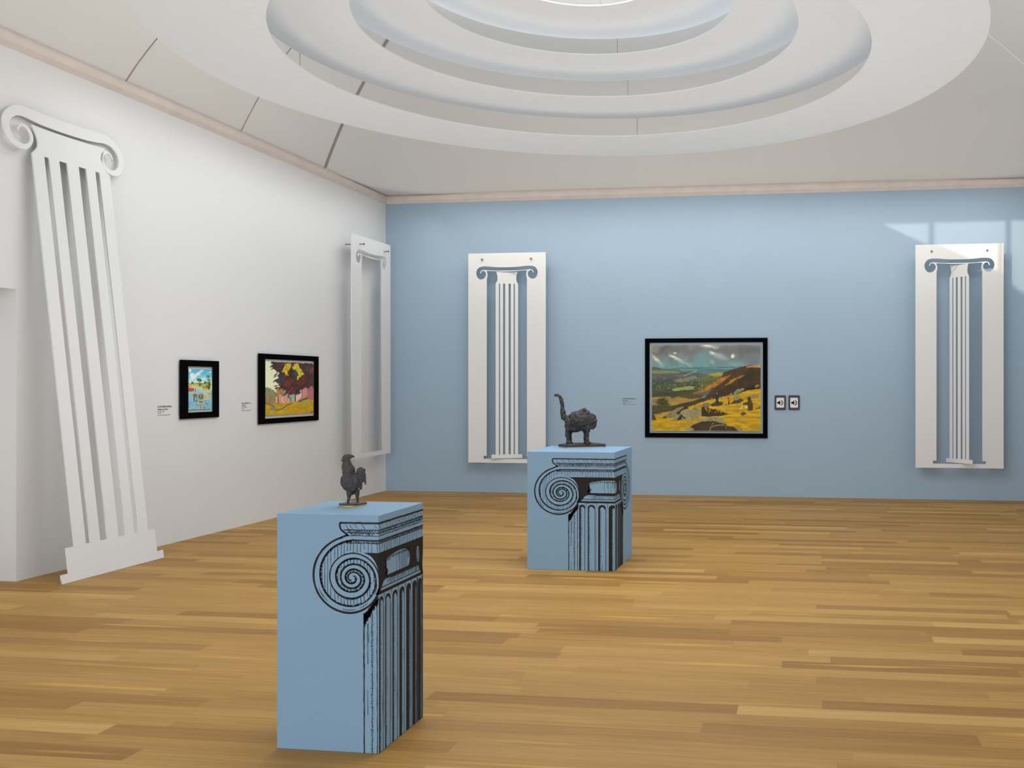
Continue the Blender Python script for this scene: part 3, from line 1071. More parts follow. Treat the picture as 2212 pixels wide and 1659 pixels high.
class Canvas:
    """oil paint on a fine grid of the canvas: x right, y down in the units given by the window"""
    def __init__(self, w, h, win, seed):
        self.w, self.h, self.win = w, h, win
        self.rng = np.random.default_rng(seed)
        x0, y0, x1, y1 = win
        self.X, self.Y = np.meshgrid(np.linspace(x0, x1, w), np.linspace(y0, y1, h))
        self.im = np.zeros((h, w, 3))
        n = lambda cy, cx: vnoise(h, w, cy, cx, self.rng) - 0.5
        self.n1, self.n2 = n(18, 22), n(18, 22)
        self.n3, self.n4 = n(60, 70), n(60, 70)
        self.hz = n(90, 14)
        self.vt = n(10, 90)

    def lay(self, mask, col, var=0.0, tex=None):
        c = np.array(col, float)
        c = np.broadcast_to(c, self.im.shape).copy() if c.ndim == 1 else c
        if var:
            t = self.n3 if tex is None else tex
            c = c * (1 + var * 2 * t[..., None])
        m = np.clip(mask, 0, 1)[..., None]
        self.im = self.im * (1 - m) + c * m

    def grad(self, stops, axis='y'):
        V = self.Y if axis == 'y' else self.X
        p = [s[0] for s in stops]
        return np.stack([np.interp(V, p, [s[1][k] for s in stops]) for k in range(3)], -1)

    def poly(self, pts, wob=0.0, fine=0.0):
        X = self.X + self.n1 * wob * 2 + self.n3 * fine * 2
        Y = self.Y + self.n2 * wob * 2 + self.n4 * fine * 2
        ins = np.zeros(X.shape, bool)
        m = len(pts)
        for i in range(m):
            (xa, ya), (xb, yb) = pts[i], pts[(i + 1) % m]
            if ya == yb:
                continue
            c = ((ya > Y) != (yb > Y)) & (X < (xb - xa) * (Y - ya) / (yb - ya) + xa)
            ins ^= c
        return ins.astype(float)

    def spot(self, x, y, rx, ry, rot=0.0, soft=0.4, wob=0.0):
        X = self.X - x + self.n1 * wob * 2 + self.n3 * wob
        Y = self.Y - y + self.n2 * wob * 2 + self.n4 * wob
        c, s = math.cos(rot), math.sin(rot)
        a, b = (X * c + Y * s) / rx, (-X * s + Y * c) / ry
        d = np.sqrt(a * a + b * b)
        return np.clip((1 - d) / soft, 0, 1)

    def brush(self, pts, w, wob=0.0):
        X = self.X + self.n1 * wob * 2
        Y = self.Y + self.n2 * wob * 2
        best = np.full(X.shape, 1e9)
        for (xa, ya), (xb, yb) in zip(pts[:-1], pts[1:]):
            dx, dy = xb - xa, yb - ya
            t = np.clip(((X - xa) * dx + (Y - ya) * dy) / (dx * dx + dy * dy + 1e-9), 0, 1)
            best = np.minimum(best, np.hypot(X - xa - t * dx, Y - ya - t * dy))
        return np.clip((w / 2 - best) / (w * 0.25) + 0.5, 0, 1)

    def dabs(self, n, box_, size, cols, ang=0.0, aspect=2.5, spread=0.4, inside=None):
        x0, y0, x1, y1 = box_
        for _ in range(n):
            x, y = self.rng.uniform(x0, x1), self.rng.uniform(y0, y1)
            if inside is not None:
                i = int(np.clip((y - self.win[1]) / (self.win[3] - self.win[1]) * (self.h - 1), 0, self.h - 1))
                j = int(np.clip((x - self.win[0]) / (self.win[2] - self.win[0]) * (self.w - 1), 0, self.w - 1))
                if inside[i, j] < 0.5:
                    continue
            s = size * self.rng.uniform(0.6, 1.4)
            c = cols[self.rng.integers(len(cols))]
            self.lay(self.spot(x, y, s * aspect, s, ang + self.rng.normal(0, spread), 0.6) * self.rng.uniform(0.5, 1), c)

    def build(self, name, parent, M, width, height, thick, gain, mat):
        """the canvas as a thin board; the paint sits on its front face"""
        w, h = self.w, self.h
        im = self.im
        pad = np.pad(im, ((1, 1), (1, 1), (0, 0)), 'edge')
        im = 0.5 * im + 0.125 * (pad[:-2, 1:-1] + pad[2:, 1:-1] + pad[1:-1, :-2] + pad[1:-1, 2:])
        rgb = np.clip(im, 0, 255) / 255.0
        l = np.where(rgb <= 0.04045, rgb / 12.92, ((rgb + 0.055) / 1.055) ** 2.4) * gain
        l = np.clip(l, 0, 0.95)
        xs_ = np.linspace(-width / 2, width / 2, w)
        ys_ = np.linspace(height / 2, -height / 2, h)
        XX, YY = np.meshgrid(xs_, ys_)
        v = np.stack([XX, YY, np.zeros_like(XX)], -1).reshape(-1, 3)
        idx = np.arange(w * h).reshape(h, w)
        q = np.stack([idx[:-1, :-1], idx[1:, :-1], idx[1:, 1:], idx[:-1, 1:]], -1).reshape(-1, 4)
        nb = len(v)
        rim = np.concatenate([idx[0, :], idx[1:, -1], idx[-1, -2::-1], idx[-2:0:-1, 0]])
        back = v[rim] - np.array([0, 0, thick])
        verts = np.concatenate([v, back])
        faces = [tuple(map(int, f)) for f in q]
        m = len(rim)
        for i in range(m):
            j = (i + 1) % m
            faces.append((int(rim[i]), int(rim[j]), nb + j, nb + i))
        faces.append(tuple(nb + i for i in range(m))[::-1])
        me = bpy.data.meshes.new(name)
        me.from_pydata(verts.tolist(), [], faces)
        at = me.color_attributes.new('paint', 'FLOAT_COLOR', 'POINT')
        cols = np.ones((len(verts), 4), np.float32)
        cols[:nb, :3] = l.reshape(-1, 3)
        cols[nb:, :3] = 0.55
        at.data.foreach_set('color', cols.ravel())
        xf(me, M)
        return link(name, me, mat, parent)


M_paint = newmat('oil_paint', (0.5, 0.5, 0.5), 0.55, 0.15)
an = nd(M_paint, 'ShaderNodeVertexColor', layer_name='paint')
lk(M_paint, an.outputs['Color'], M_paint.node_tree.nodes['Principled BSDF'].inputs['Base Color'])


def frame_ring(name, parent, M, ow, oh, iw, ih, depth, cx=0.0, cy=0.0):
    """hollow mitred frame; local Z from the wall outward"""
    bm = bmesh.new()
    def ring(w, h, z, dx=0, dy=0):
        return [bm.verts.new((dx + sx * w / 2, dy + sy * h / 2, z)) for sx, sy in ((-1, -1), (1, -1), (1, 1), (-1, 1))]
    e = 0.002
    L = [ring(ow, oh, depth - 0.010), ring(ow, oh, depth - e), ring(ow - 2 * e, oh - 2 * e, depth), ring(iw + 2 * e, ih + 2 * e, depth, cx, cy), ring(iw, ih, depth - e, cx, cy), ring(iw, ih, depth - 0.010, cx, cy)]
    for a in range(len(L)):
        la, lb = L[a], L[(a + 1) % len(L)]
        for i in range(4):
            j = (i + 1) % 4
            bm.faces.new((la[i], la[j], lb[j], lb[i]))
    bmesh.ops.recalc_face_normals(bm, faces=bm.faces)
    me = bpy.data.meshes.new(name)
    bm.to_mesh(me)
    bm.free()
    xf(me, M)
    return link(name, me, M_black, parent)


# --- moorland landscape on the blue wall (window units of the study)
c = Canvas(300, 238, (408, 182, 1652, 1168), 4)
sky = c.grad([(182, (112, 115, 112)), (260, (104, 108, 108)), (330, (112, 124, 124)), (430, (104, 136, 138)), (470, (92, 128, 128)), (1168, (90, 110, 100))])
c.lay(np.ones_like(c.X), sky, 0.10, c.n1)
c.lay(c.spot(545, 230, 150, 60, -0.5, 0.9, 20), (90, 88, 88))
c.lay(c.spot(800, 235, 220, 45, 0.1, 0.9, 25), (106, 104, 102))
c.lay(c.spot(450, 230, 80, 60, 0, 0.9, 15), (128, 124, 106))
c.lay(c.spot(1080, 200, 130, 35, 0.1, 0.9, 14), (180, 186, 166))
c.lay(c.spot(1040, 190, 60, 18, 0.1, 0.8, 8), (220, 222, 190))
c.lay(c.spot(1500, 260, 200, 90, 0.1, 0.9, 25), (96, 97, 98))
c.lay(c.spot(1300, 245, 180, 30, 0.05, 0.9, 18), (104, 106, 104))
c.lay(c.spot(1560, 370, 180, 60, 0, 0.9, 15), (104, 110, 116))
c.lay(c.spot(1010, 330, 150, 130, 0, 0.95, 12), (104, 136, 140), 0)
c.lay(c.spot(960, 400, 90, 120, 0.1, 0.9, 10), (96, 142, 146) if False else (100, 138, 142))
c.lay(c.spot(700, 345, 130, 26, 0.42, 0.9, 8), (190, 192, 172))
c.lay(c.spot(655, 312, 60, 14, 0.3, 0.7, 6), (214, 214, 184))
c.lay(c.spot(800, 400, 120, 22, 0.4, 0.95, 8), (142, 158, 152))
c.lay(c.spot(465, 345, 80, 26, 0.75, 0.8, 8), (196, 200, 168))
c.lay(c.spot(510, 390, 70, 18, 0.8, 0.9, 8), (150, 164, 150))
c.lay(c.spot(1180, 310, 150, 34, 0.35, 0.9, 10), (150, 164, 158))
c.lay(c.spot(1110, 278, 60, 16, 0.3, 0.8, 8), (200, 204, 186))
c.lay(c.spot(1335, 315, 36, 34, 0.2, 0.7, 8), (206, 206, 168))
c.lay(c.spot(1328, 325, 12, 20, 0.2, 0.6, 3), (236, 232, 190))
c.lay(c.spot(680, 275, 26, 14, 0, 0.6, 4), (180, 194, 160))
c.lay(c.spot(1100, 385, 40, 30, 0.4, 0.9, 6), (138, 162, 160))
# distance
c.lay(c.poly([(380, 452), (520, 458), (640, 452), (760, 440), (1000, 438), (1300, 432), (1420, 436), (1700, 420), (1700, 620), (380, 620)], 3, 2), (84, 116, 116), 0.1, c.hz)
c.lay(c.brush([(740, 466), (900, 470), (930, 474)], 7, 2), (122, 150, 142))
c.lay(c.brush([(1100, 452), (1350, 456)], 6, 2), (120, 156, 148))
c.lay(c.brush([(1060, 478), (1330, 486)], 12, 3), (74, 108, 116))
c.lay(c.poly([(380, 430), (470, 436), (560, 458), (480, 470), (380, 470)], 3, 2), (84, 88, 86))
c.lay(c.poly([(380, 470), (560, 466), (720, 480), (900, 500), (1000, 520), (1250, 500), (1300, 560), (1100, 760), (800, 800), (380, 800)], 4, 3), (86, 90, 82), 0.12, c.hz)
c.lay(c.poly([(400, 478), (520, 474), (650, 478), (730, 490), (740, 502), (560, 508), (440, 512)], 3, 3), (118, 124, 84), 0.1, c.hz)
c.lay(c.poly([(410, 540), (600, 530), (800, 545), (900, 560), (960, 640), (700, 640), (400, 630)], 10, 6), (80, 84, 86), 0.12, c.hz)
c.lay(c.poly([(400, 580), (660, 570), (670, 620), (400, 630)], 8, 4), (66, 76, 76), 0.06)
c.lay(c.poly([(660, 585), (900, 535), (940, 560), (830, 605), (700, 620)], 6, 4), (118, 118, 96), 0.08)
c.lay(c.brush([(920, 482), (860, 510), (800, 528), (780, 536)], 8, 3), (156, 158, 148))
c.dabs(26, (420, 500, 960, 610), 5, [(110, 112, 98), (70, 76, 74), (126, 124, 104)], 0.05, 5)
c.lay(c.poly([(400, 620), (700, 610), (950, 600), (1080, 590), (1000, 700), (860, 760), (400, 760)], 6, 5), (70, 76, 58), 0.2, c.hz)
c.dabs(60, (410, 610, 1000, 690), 5, [(120, 128, 66), (140, 142, 76), (88, 96, 60), (58, 66, 52), (150, 150, 90)], 0.05, 3.5)
c.lay(c.poly([(640, 690), (760, 668), (900, 660), (890, 690), (760, 702), (660, 708)], 4, 4), (140, 150, 80), 0.12, c.hz)
c.dabs(5, (770, 652, 860, 664), 4, [(196, 196, 184)], 0, 2)
c.lay(c.poly([(380, 720), (700, 712), (860, 700), (940, 720), (860, 762), (640, 780), (380, 770)], 5, 4), (66, 68, 52), 0.12, c.hz)
# green shoulder and the brown hill
c.lay(c.poly([(960, 700), (1000, 560), (1100, 530), (1250, 505), (1290, 520), (1150, 620), (1060, 700)], 6, 5), (94, 98, 58), 0.16)
c.lay(c.poly([(1040, 520), (1180, 500), (1262, 506), (1200, 545), (1120, 548)], 5, 4), (148, 138, 62), 0.12)
c.dabs(30, (920, 580, 1080, 690), 6, [(116, 116, 60), (150, 146, 76), (74, 82, 56), (150, 96, 56)], -0.4, 2)
c.lay(c.poly([(1020, 790), (1100, 700), (1240, 590), (1230, 500), (1340, 462), (1450, 430), (1560, 416), (1700, 410), (1700, 840), (1000, 850), (880, 800)], 4, 3), (62, 50, 36), 0.10, c.n1)
c.lay(c.poly([(1230, 500), (1340, 462), (1480, 428), (1560, 440), (1400, 540), (1200, 690), (1080, 780), (1060, 740), (1200, 600)], 4, 3), (72, 56, 40), 0.1)
c.lay(c.poly([(1490, 434), (1560, 418), (1700, 410), (1700, 450), (1580, 446), (1500, 446)], 4, 3), (164, 128, 70), 0.12)
c.lay(c.poly([(860, 744), (960, 700), (1080, 640), (1200, 566), (1320, 520), (1290, 552), (1180, 640), (1060, 700), (960, 735)], 4, 4), (160, 106, 44), 0.16)
c.lay(c.poly([(1240, 650), (1330, 575), (1420, 538), (1475, 528), (1390, 575), (1300, 632)], 4, 5), (158, 104, 40), 0.18)
c.lay(c.poly([(1440, 690), (1560, 650), (1700, 620), (1700, 680), (1520, 700)], 8, 5), (40, 36, 28))
c.lay(c.spot(1610, 655, 36, 18, -0.3, 0.5, 5), (140, 116, 40))
# ochre field in the middle distance
c.lay(c.poly([(380, 790), (560, 778), (680, 776), (820, 770), (950, 786), (1010, 780), (900, 830), (720, 870), (600, 872), (380, 868)], 4, 3), (150, 122, 62), 0.10, c.hz)
c.lay(c.poly([(620, 782), (760, 740), (900, 744), (1010, 760), (980, 790), (840, 800), (720, 770), (640, 800)], 4, 3), (80, 72, 44), 0.08)
c.lay(c.poly([(640, 880), (820, 840), (1000, 790), (1120, 770), (1140, 850), (860, 900), (640, 940), (400, 980), (400, 900)], 5, 4), (70, 58, 38), 0.1)
c.lay(c.poly([(400, 880), (520, 880), (640, 880), (620, 940), (480, 970), (400, 980)], 6, 5), (74, 66, 44), 0.12)
c.lay(c.spot(545, 860, 78, 70, 0, 0.35, 22), (66, 66, 36), 0.2)
c.dabs(26, (450, 800, 620, 920), 7, [(96, 92, 52), (52, 54, 32), (112, 104, 66)], 0.5, 1.8)
c.lay(c.spot(450, 830, 36, 26, 0, 0.5, 8), (106, 104, 92))
# golden grass foreground
grass = c.poly([(380, 1000), (520, 965), (640, 940), (780, 905), (920, 862), (1040, 820), (1200, 780), (1400, 740), (1520, 700), (1700, 672), (1700, 1200), (380, 1200)], 3, 4)
c.lay(grass, (178, 142, 34), 0.16, c.hz)
c.dabs(420, (400, 700, 1660, 1170), 6, [(196, 160, 40), (160, 126, 26), (206, 172, 66), (180, 136, 30), (150, 120, 30), (202, 150, 46)], -0.12, 3.5, 0.25, grass)
c.lay(c.poly([(1480, 760), (1700, 720), (1700, 750), (1500, 790)], 5, 4) * 0.4, (150, 122, 30))
# rocks
rock, rdark = (124, 118, 84), (60, 54, 42)
def rk(pts, col, var=0.12):
    c.lay(c.poly(pts, 3, 2), col, var)
rk([(530, 1012), (590, 975), (700, 905), (760, 890), (790, 900), (740, 960), (690, 1010), (620, 1020)], rock)
rk([(528, 1018), (560, 1000), (590, 1010), (560, 1024)], rdark)
rk([(690, 968), (770, 905), (800, 885), (846, 905), (820, 915), (760, 935), (720, 985)], rdark)
rk([(690, 1000), (800, 925), (900, 925), (990, 908), (995, 960), (950, 1010), (880, 1040), (770, 1046), (700, 1040)], (136, 130, 94))
rk([(700, 1046), (745, 975), (810, 1028), (770, 1022), (756, 1000), (744, 1046)], (58, 50, 36))
rk([(870, 915), (905, 895), (940, 920), (890, 930)], rock)
rk([(640, 1040), (690, 1014), (700, 1038), (620, 1052)], rock)
rk([(980, 900), (1000, 880), (1090, 910), (1150, 920), (1290, 975), (1200, 990), (1060, 1002), (980, 1000)], (58, 48, 36))
c.dabs(60, (1010, 850, 1280, 960), 5, [(192, 148, 40), (206, 164, 60), (170, 124, 30)], 1.5, 3.2, 0.2)
rk([(400, 980), (440, 982), (464, 1044), (400, 1050)], (64, 58, 44))
rk([(780, 1150), (880, 1090), (960, 1040), (1050, 1012), (1170, 1004), (1230, 1040), (1270, 1074), (1240, 1090), (1100, 1060), (960, 1080), (900, 1110), (840, 1168)], (138, 130, 92))
rk([(850, 1120), (900, 1090), (980, 1062), (1110, 1050), (1210, 1076), (1266, 1086), (1268, 1106), (1340, 1110), (1420, 1175), (830, 1175), (900, 1150)], (64, 54, 42))
c.lay(c.brush([(1068, 1165), (1090, 1125), (1140, 1100), (1240, 1096)], 12, 3), (132, 122, 76))
c.lay(c.brush([(1095, 1100), (1120, 1070)], 9, 2), (126, 116, 74))
c.lay(c.brush([(1258, 1098), (1256, 1140)], 8, 2), (132, 120, 78))
rk([(1380, 1160), (1400, 1130), (1430, 1128), (1455, 1166)], (126, 120, 90))
rk([(1080, 870), (1130, 838), (1200, 835), (1232, 850), (1210, 878), (1100, 886)], (66, 60, 44))
rk([(970, 890), (1000, 850), (1050, 840), (1090, 862), (1060, 900)], (120, 112, 76))
rk([(1300, 860), (1350, 822), (1400, 780), (1460, 815), (1400, 850)], (70, 60, 46))
rk([(1340, 812), (1350, 765), (1400, 760), (1420, 790), (1380, 822)], (132, 124, 88))
rk([(1340, 735), (1380, 695), (1450, 675), (1470, 690), (1420, 720), (1360, 750)], (128, 124, 84))
rk([(1280, 765), (1310, 735), (1330, 740), (1320, 770)], (116, 112, 78))
rk([(1500, 770), (1560, 750), (1630, 762), (1600, 790), (1520, 792)], (124, 118, 84))
rk([(1228, 872), (1260, 850), (1300, 860), (1280, 880)], (124, 118, 84))
# small figures, left as blocks of paint
c.lay(c.poly([(1146, 850), (1140, 790), (1150, 745), (1168, 745), (1176, 790), (1176, 850)], 2, 1), (44, 46, 38))
c.lay(c.spot(1159, 740, 9, 10), (142, 126, 100))
c.lay(c.poly([(1282, 830), (1278, 790), (1255, 762), (1262, 756), (1285, 780), (1302, 790), (1306, 830)], 2, 1), (190, 74, 30))
c.lay(c.spot(1290, 776, 7, 8), (110, 84, 60))
c.lay(c.poly([(1284, 862), (1284, 828), (1304, 828), (1300, 866)], 1, 1), (60, 52, 40))
c.lay(c.poly([(1495, 925), (1505, 870), (1450, 866), (1450, 850), (1500, 835), (1506, 800), (1540, 806), (1562, 860), (1565, 928), (1530, 934)], 2, 1), (70, 60, 32))
c.lay(c.spot(1520, 795, 24, 22, 0, 0.3), (66, 52, 36))
c.lay(c.poly([(1405, 916), (1440, 878), (1452, 880), (1430, 918)], 2, 1), (196, 186, 140))
c.lay(c.poly([(1460, 886), (1500, 880), (1510, 912), (1480, 900)], 2, 1), (206, 190, 140))
c.lay(c.poly([(1420, 972), (1450, 940), (1490, 962), (1450, 992)], 3, 2), (90, 66, 46))
c.lay(c.poly([(1565, 925), (1640, 880), (1700, 868), (1700, 900), (1590, 922)], 2, 1), (120, 92, 34))
c.dabs(8, (1020, 770, 1230, 830), 5, [(214, 206, 180)], 0, 1.4)
# pale canvas edge
edge = np.minimum(np.minimum(c.X - 408, 1652 - c.X), np.minimum(c.Y - 182, 1168 - c.Y))
c.lay((edge < 5) * 0.55, (176, 156, 116))

root = empty('landscape_painting', (-1.6155, YB, 0.832))
tag(root, 'large black-framed moorland landscape with golden grass on the blue wall', 'painting')
L = Matrix.Translation(-Vector(root.location)) @ on_back(-1.6155, 1.5435)
frame_ring('picture_frame', root, L, 1.763, 1.423, 1.631, 1.297, 0.026, 0.0, 0.002)
GAIN = 1.32
c.build('canvas', root, L @ Matrix.Translation((0.001, 0.001, 0.02)), 1.573, 1.237, 0.018, GAIN, M_paint)

# --- copper beech on the white wall
def q2(x, y):                                        # study window is seen at a slant: square it up
    yt = 245 + (x - 230) / 1010 * 45
    yb = 1395 - (x - 230) / 1010 * 55
    return ((x - 230) / 1010 * 1000, (y - yt) / (yb - yt) * 1000)


def Q(pts):
    return [q2(*p) for p in pts]


c = Canvas(240, 180, (0, 0, 1000, 1000), 9)
c.lay(np.ones_like(c.X), c.grad([(0, (206, 216, 178)), (450, (226, 226, 186)), (1000, (216, 214, 170))]), 0.03, c.n1)
c.lay(c.poly(Q([(225, 780), (300, 810), (420, 880), (470, 930), (470, 1130), (225, 1130)]), 12, 8), (126, 136, 96), 0.15)
c.lay(c.poly(Q([(480, 900), (560, 800), (640, 780), (720, 900), (740, 1000), (500, 1010)]), 12, 6), (140, 168, 150), 0.08)
c.lay(c.poly(Q([(225, 955), (330, 985), (470, 1000), (480, 1150), (225, 1150)]), 6, 4), (150, 124, 84), 0.16, c.vt)
c.lay(c.poly(Q([(420, 1000), (500, 985), (720, 1010), (720, 1110), (500, 1140), (420, 1130)]), 6, 4), (206, 150, 132), 0.12, c.vt)
c.lay(c.poly(Q([(820, 960), (960, 840), (1240, 770), (1240, 1100), (840, 1110)]), 6, 4), (188, 128, 124), 0.14, c.vt)
c.lay(c.poly(Q([(830, 950), (960, 850), (980, 1010), (850, 1100)]), 6, 4), (222, 186, 152), 0.08, c.vt)
c.lay(c.poly(Q([(1100, 830), (1240, 800), (1240, 1070), (1110, 1050)]), 6, 4), (168, 104, 110), 0.08, c.vt)
c.lay(c.brush(Q([(980, 830), (975, 1030)]), 14, 4), (130, 128, 124))
c.lay(c.poly(Q([(470, 980), (495, 990), (495, 1140), (465, 1140)]), 4, 3), (116, 104, 66))
foli = c.poly(Q([(350, 262), (700, 268), (1240, 290), (1240, 780), (1080, 800), (960, 840), (900, 930), (820, 970), (690, 980), (690, 900), (600, 950), (640, 880),
                 (590, 830), (470, 830), (520, 770), (600, 690), (500, 730), (440, 690), (395, 650), (420, 620), (480, 650), (500, 560), (470, 540), (500, 480), (440, 440), (370, 390), (340, 330), (400, 340)]), 16, 12)
c.lay(foli, (70, 50, 46), 0.3)
c.dabs(330, (330, 0, 1000, 720), 20, [(96, 48, 42), (60, 44, 46), (58, 56, 62), (84, 52, 48), (74, 40, 36), (50, 52, 52), (110, 54, 46)], -0.7, 2.2, 0.5, foli)
edge_pts = [(352, 270), (372, 300), (345, 345), (375, 385), (440, 430), (500, 470), (470, 535), (500, 555), (400, 560), (395, 640), (410, 655), (470, 640), (520, 720),
            (500, 735), (410, 795), (470, 820), (520, 780), (600, 850), (640, 880), (600, 945), (690, 900), (690, 975), (900, 925), (980, 830), (1100, 795)]
for (x, y) in edge_pts:
    px_, py_ = q2(x, y)
    for _ in range(3):
        a_ = -0.65 + c.rng.normal(0, 0.25)
        c.lay(c.spot(px_ + c.rng.normal(26, 12), py_ + c.rng.normal(0, 14), c.rng.uniform(34, 56), c.rng.uniform(9, 15), a_, 0.4, 3),
              [(58, 44, 46), (72, 44, 42), (50, 50, 60)][c.rng.integers(3)])
c.dabs(260, (200, 0, 1000, 760), 9, [(44, 36, 38), (112, 50, 42), (52, 54, 60), (90, 44, 40), (60, 66, 72), (128, 66, 56), (40, 34, 36)], -0.75, 4.2, 0.35, foli)
c.lay(c.poly(Q([(590, 760), (620, 660), (740, 600), (800, 640), (700, 760)]), 14, 10) * 0.8, (112, 52, 42), 0.15)
c.lay(c.poly(Q([(860, 720), (920, 620), (1040, 560), (1060, 700), (960, 760)]), 14, 10) * 0.7, (100, 50, 42), 0.15)
c.lay(c.spot(*q2(1205, 440), 55, 110, 0.3, 0.5, 14), (124, 64, 58))
c.lay(c.spot(*q2(840, 500), 60, 60, 0, 0.4, 14), (58, 68, 88))
c.lay(c.spot(*q2(560, 610), 90, 70, 0, 0.6, 20), (64, 60, 78))
c.lay(c.spot(*q2(1110, 400), 70, 80, 0, 0.6, 14), (66, 70, 72))
yel = c.poly(Q([(550, 470), (580, 400), (640, 300), (700, 280), (750, 320), (720, 400), (680, 480), (690, 540), (640, 540), (600, 490)]), 14, 14)
c.lay(yel, (198, 170, 40), 0.2)
yel2 = c.poly(Q([(780, 370), (830, 300), (890, 290), (930, 380), (970, 440), (1050, 520), (960, 540), (920, 600), (880, 640), (860, 610), (900, 500), (860, 420), (800, 430)]), 14, 14)
c.lay(yel2, (190, 178, 44), 0.2)
c.dabs(150, (300, 20, 830, 360), 9, [(220, 196, 60), (222, 160, 50), (176, 176, 60), (232, 214, 120), (200, 120, 40), (214, 130, 40), (120, 90, 40), (90, 60, 40)], -1.05, 3.4, 0.3, np.maximum(yel, yel2))
c.lay(c.spot(*q2(510, 910), 90, 80, 0, 0.6, 20), (170, 116, 66), 0.25)
c.dabs(16, (200, 520, 360, 650), 14, [(176, 78, 50), (150, 136, 60), (190, 110, 60)], 1.3, 2.2)
c.dabs(14, (380, 480, 560, 620), 14, [(150, 56, 46), (124, 50, 44)], -0.8, 3)
c.lay(c.poly(Q([(700, 960), (840, 940), (830, 1020), (850, 1120), (740, 1130), (720, 1060)]), 4, 3), (150, 170, 142), 0.12, c.vt)
c.lay(c.poly(Q([(820, 960), (850, 950), (850, 1090), (830, 1100)]), 4, 3), (96, 60, 62))
c.lay(c.poly(Q([(700, 990), (740, 1000), (750, 1110), (730, 1120)]), 4, 3), (104, 118, 112))
g_ = c.poly(Q([(225, 1145), (400, 1150), (560, 1130), (740, 1110), (860, 1110), (960, 1080), (1060, 1030), (1150, 1060), (1240, 1070), (1240, 1420), (225, 1420)]), 8, 5)
c.lay(g_, (182, 144, 22), 0.12)
c.dabs(140, (0, 740, 1000, 1000), 20, [(190, 154, 26), (174, 136, 16), (200, 160, 30), (168, 148, 40), (192, 138, 22), (156, 142, 50)], 0.1, 3, 0.3, g_)
c.lay(c.poly(Q([(930, 1140), (1010, 1080), (1100, 1060), (1160, 1070), (1110, 1150), (980, 1190)]), 8, 5), (160, 154, 60), 0.08)
c.lay(c.poly(Q([(890, 1100), (960, 1060), (1060, 1020), (1130, 1040), (1000, 1070), (930, 1120)]), 6, 4), (84, 72, 58))
c.lay(c.brush(Q([(225, 1110), (310, 1160), (380, 1190), (400, 1260), (470, 1285), (560, 1250), (660, 1180), (760, 1130)]), 26, 8), (116, 100, 84))
c.lay(c.spot(*q2(380, 1250), 70, 40, 0.3, 0.6, 12), (132, 124, 104))
c.lay(c.spot(*q2(350, 1320), 60, 30, -0.6, 0.6, 12), (160, 164, 100))
c.lay(c.spot(*q2(1210, 1320), 40, 16, -0.3, 0.5, 8), (84, 64, 50))
root = empty('tree_painting', (XL, 10.8575, 1.132))
tag(root, 'black-framed painting of a dark red tree over a yellow field', 'painting')
L = Matrix.Translation(-Vector(root.location)) @ on_left(10.8575, 1.5435)
frame_ring('picture_frame', root, L, 1.325, 0.823, 1.096, 0.698, 0.026, 0.0145, 0.0)
c.build('canvas', root, L @ Matrix.Translation((0.010, 0.004, 0.02)), 1.061, 0.637, 0.018, GAIN, M_paint)

# --- small river scene on the white wall
c = Canvas(160, 190, (120, 265, 865, 1565), 14)
c.lay(np.ones_like(c.X), c.grad([(265, (74, 158, 190)), (500, (112, 184, 204)), (640, (172, 206, 208)), (740, (190, 210, 196)), (850, (158, 190, 190)), (1100, (126, 170, 182)), (1565, (132, 176, 186))]), 0.07, c.hz)
for (x, y, a, b) in ((520, 330, 90, 46), (420, 420, 70, 60), (340, 470, 80, 40), (220, 460, 70, 60), (150, 310, 60, 60), (810, 360, 34, 26), (590, 560, 60, 30), (250, 560, 110, 40), (220, 520, 60, 60)):
    c.lay(c.spot(x, y, a * 1.25, b * 1.2, -0.5, 0.7, 26), (230, 230, 220))
    c.lay(c.spot(x + a * 0.3, y + b * 0.4, a * 0.6, b * 0.4, -0.5, 0.9, 14), (196, 196, 194))
c.lay(c.spot(540, 325, 50, 20, -0.4, 0.8, 10), (180, 178, 172))
c.lay(c.poly([(120, 740), (400, 730), (600, 735), (870, 750), (870, 960), (600, 960), (520, 880), (300, 830), (120, 760)], 8, 6), (176, 178, 92), 0.15)
c.lay(c.poly([(240, 790), (400, 810), (560, 850), (540, 880), (400, 860), (280, 830)], 8, 6), (226, 168, 96), 0.1)
c.lay(c.brush([(120, 735), (230, 738), (360, 722), (560, 728), (640, 735)], 22, 5), (78, 96, 52))
def tree(x, y, a, b, col=(84, 100, 52)):
    c.lay(c.spot(x, y, a, b, 0, 0.35, 16), col, 0.25)
tree(420, 610, 56, 60); tree(485, 630, 44, 56, (74, 92, 56)); tree(232, 705, 40, 40, (70, 92, 50)); tree(745, 495, 78, 52, (104, 112, 66)); tree(770, 610, 56, 36, (80, 92, 54)); tree(650, 700, 44, 56)
tree(790, 720, 40, 80, (70, 86, 48)); tree(720, 720, 60, 60, (120, 130, 70)); tree(775, 830, 46, 100, (64, 80, 44)); tree(690, 830, 44, 80, (84, 98, 50)); tree(610, 850, 50, 50, (110, 126, 66)); tree(480, 780, 90, 34, (96, 108, 48))
c.lay(c.brush([(460, 660), (466, 790)], 22, 3), (92, 84, 46))
c.lay(c.brush([(745, 540), (740, 640)], 14, 3), (106, 104, 76))
c.lay(c.poly([(120, 780), (210, 770), (220, 880), (120, 880)], 6, 5), (222, 138, 84), 0.15)
c.lay(c.poly([(115, 880), (290, 876), (282, 978), (115, 990)], 4, 3), (170, 78, 42), 0.12)
c.lay(c.poly([(310, 1000), (312, 930), (324, 880), (340, 930), (352, 1000)], 3, 3), (140, 78, 56))
c.lay(c.poly([(820, 800), (870, 780), (870, 980), (830, 960)], 5, 4), (206, 214, 204))
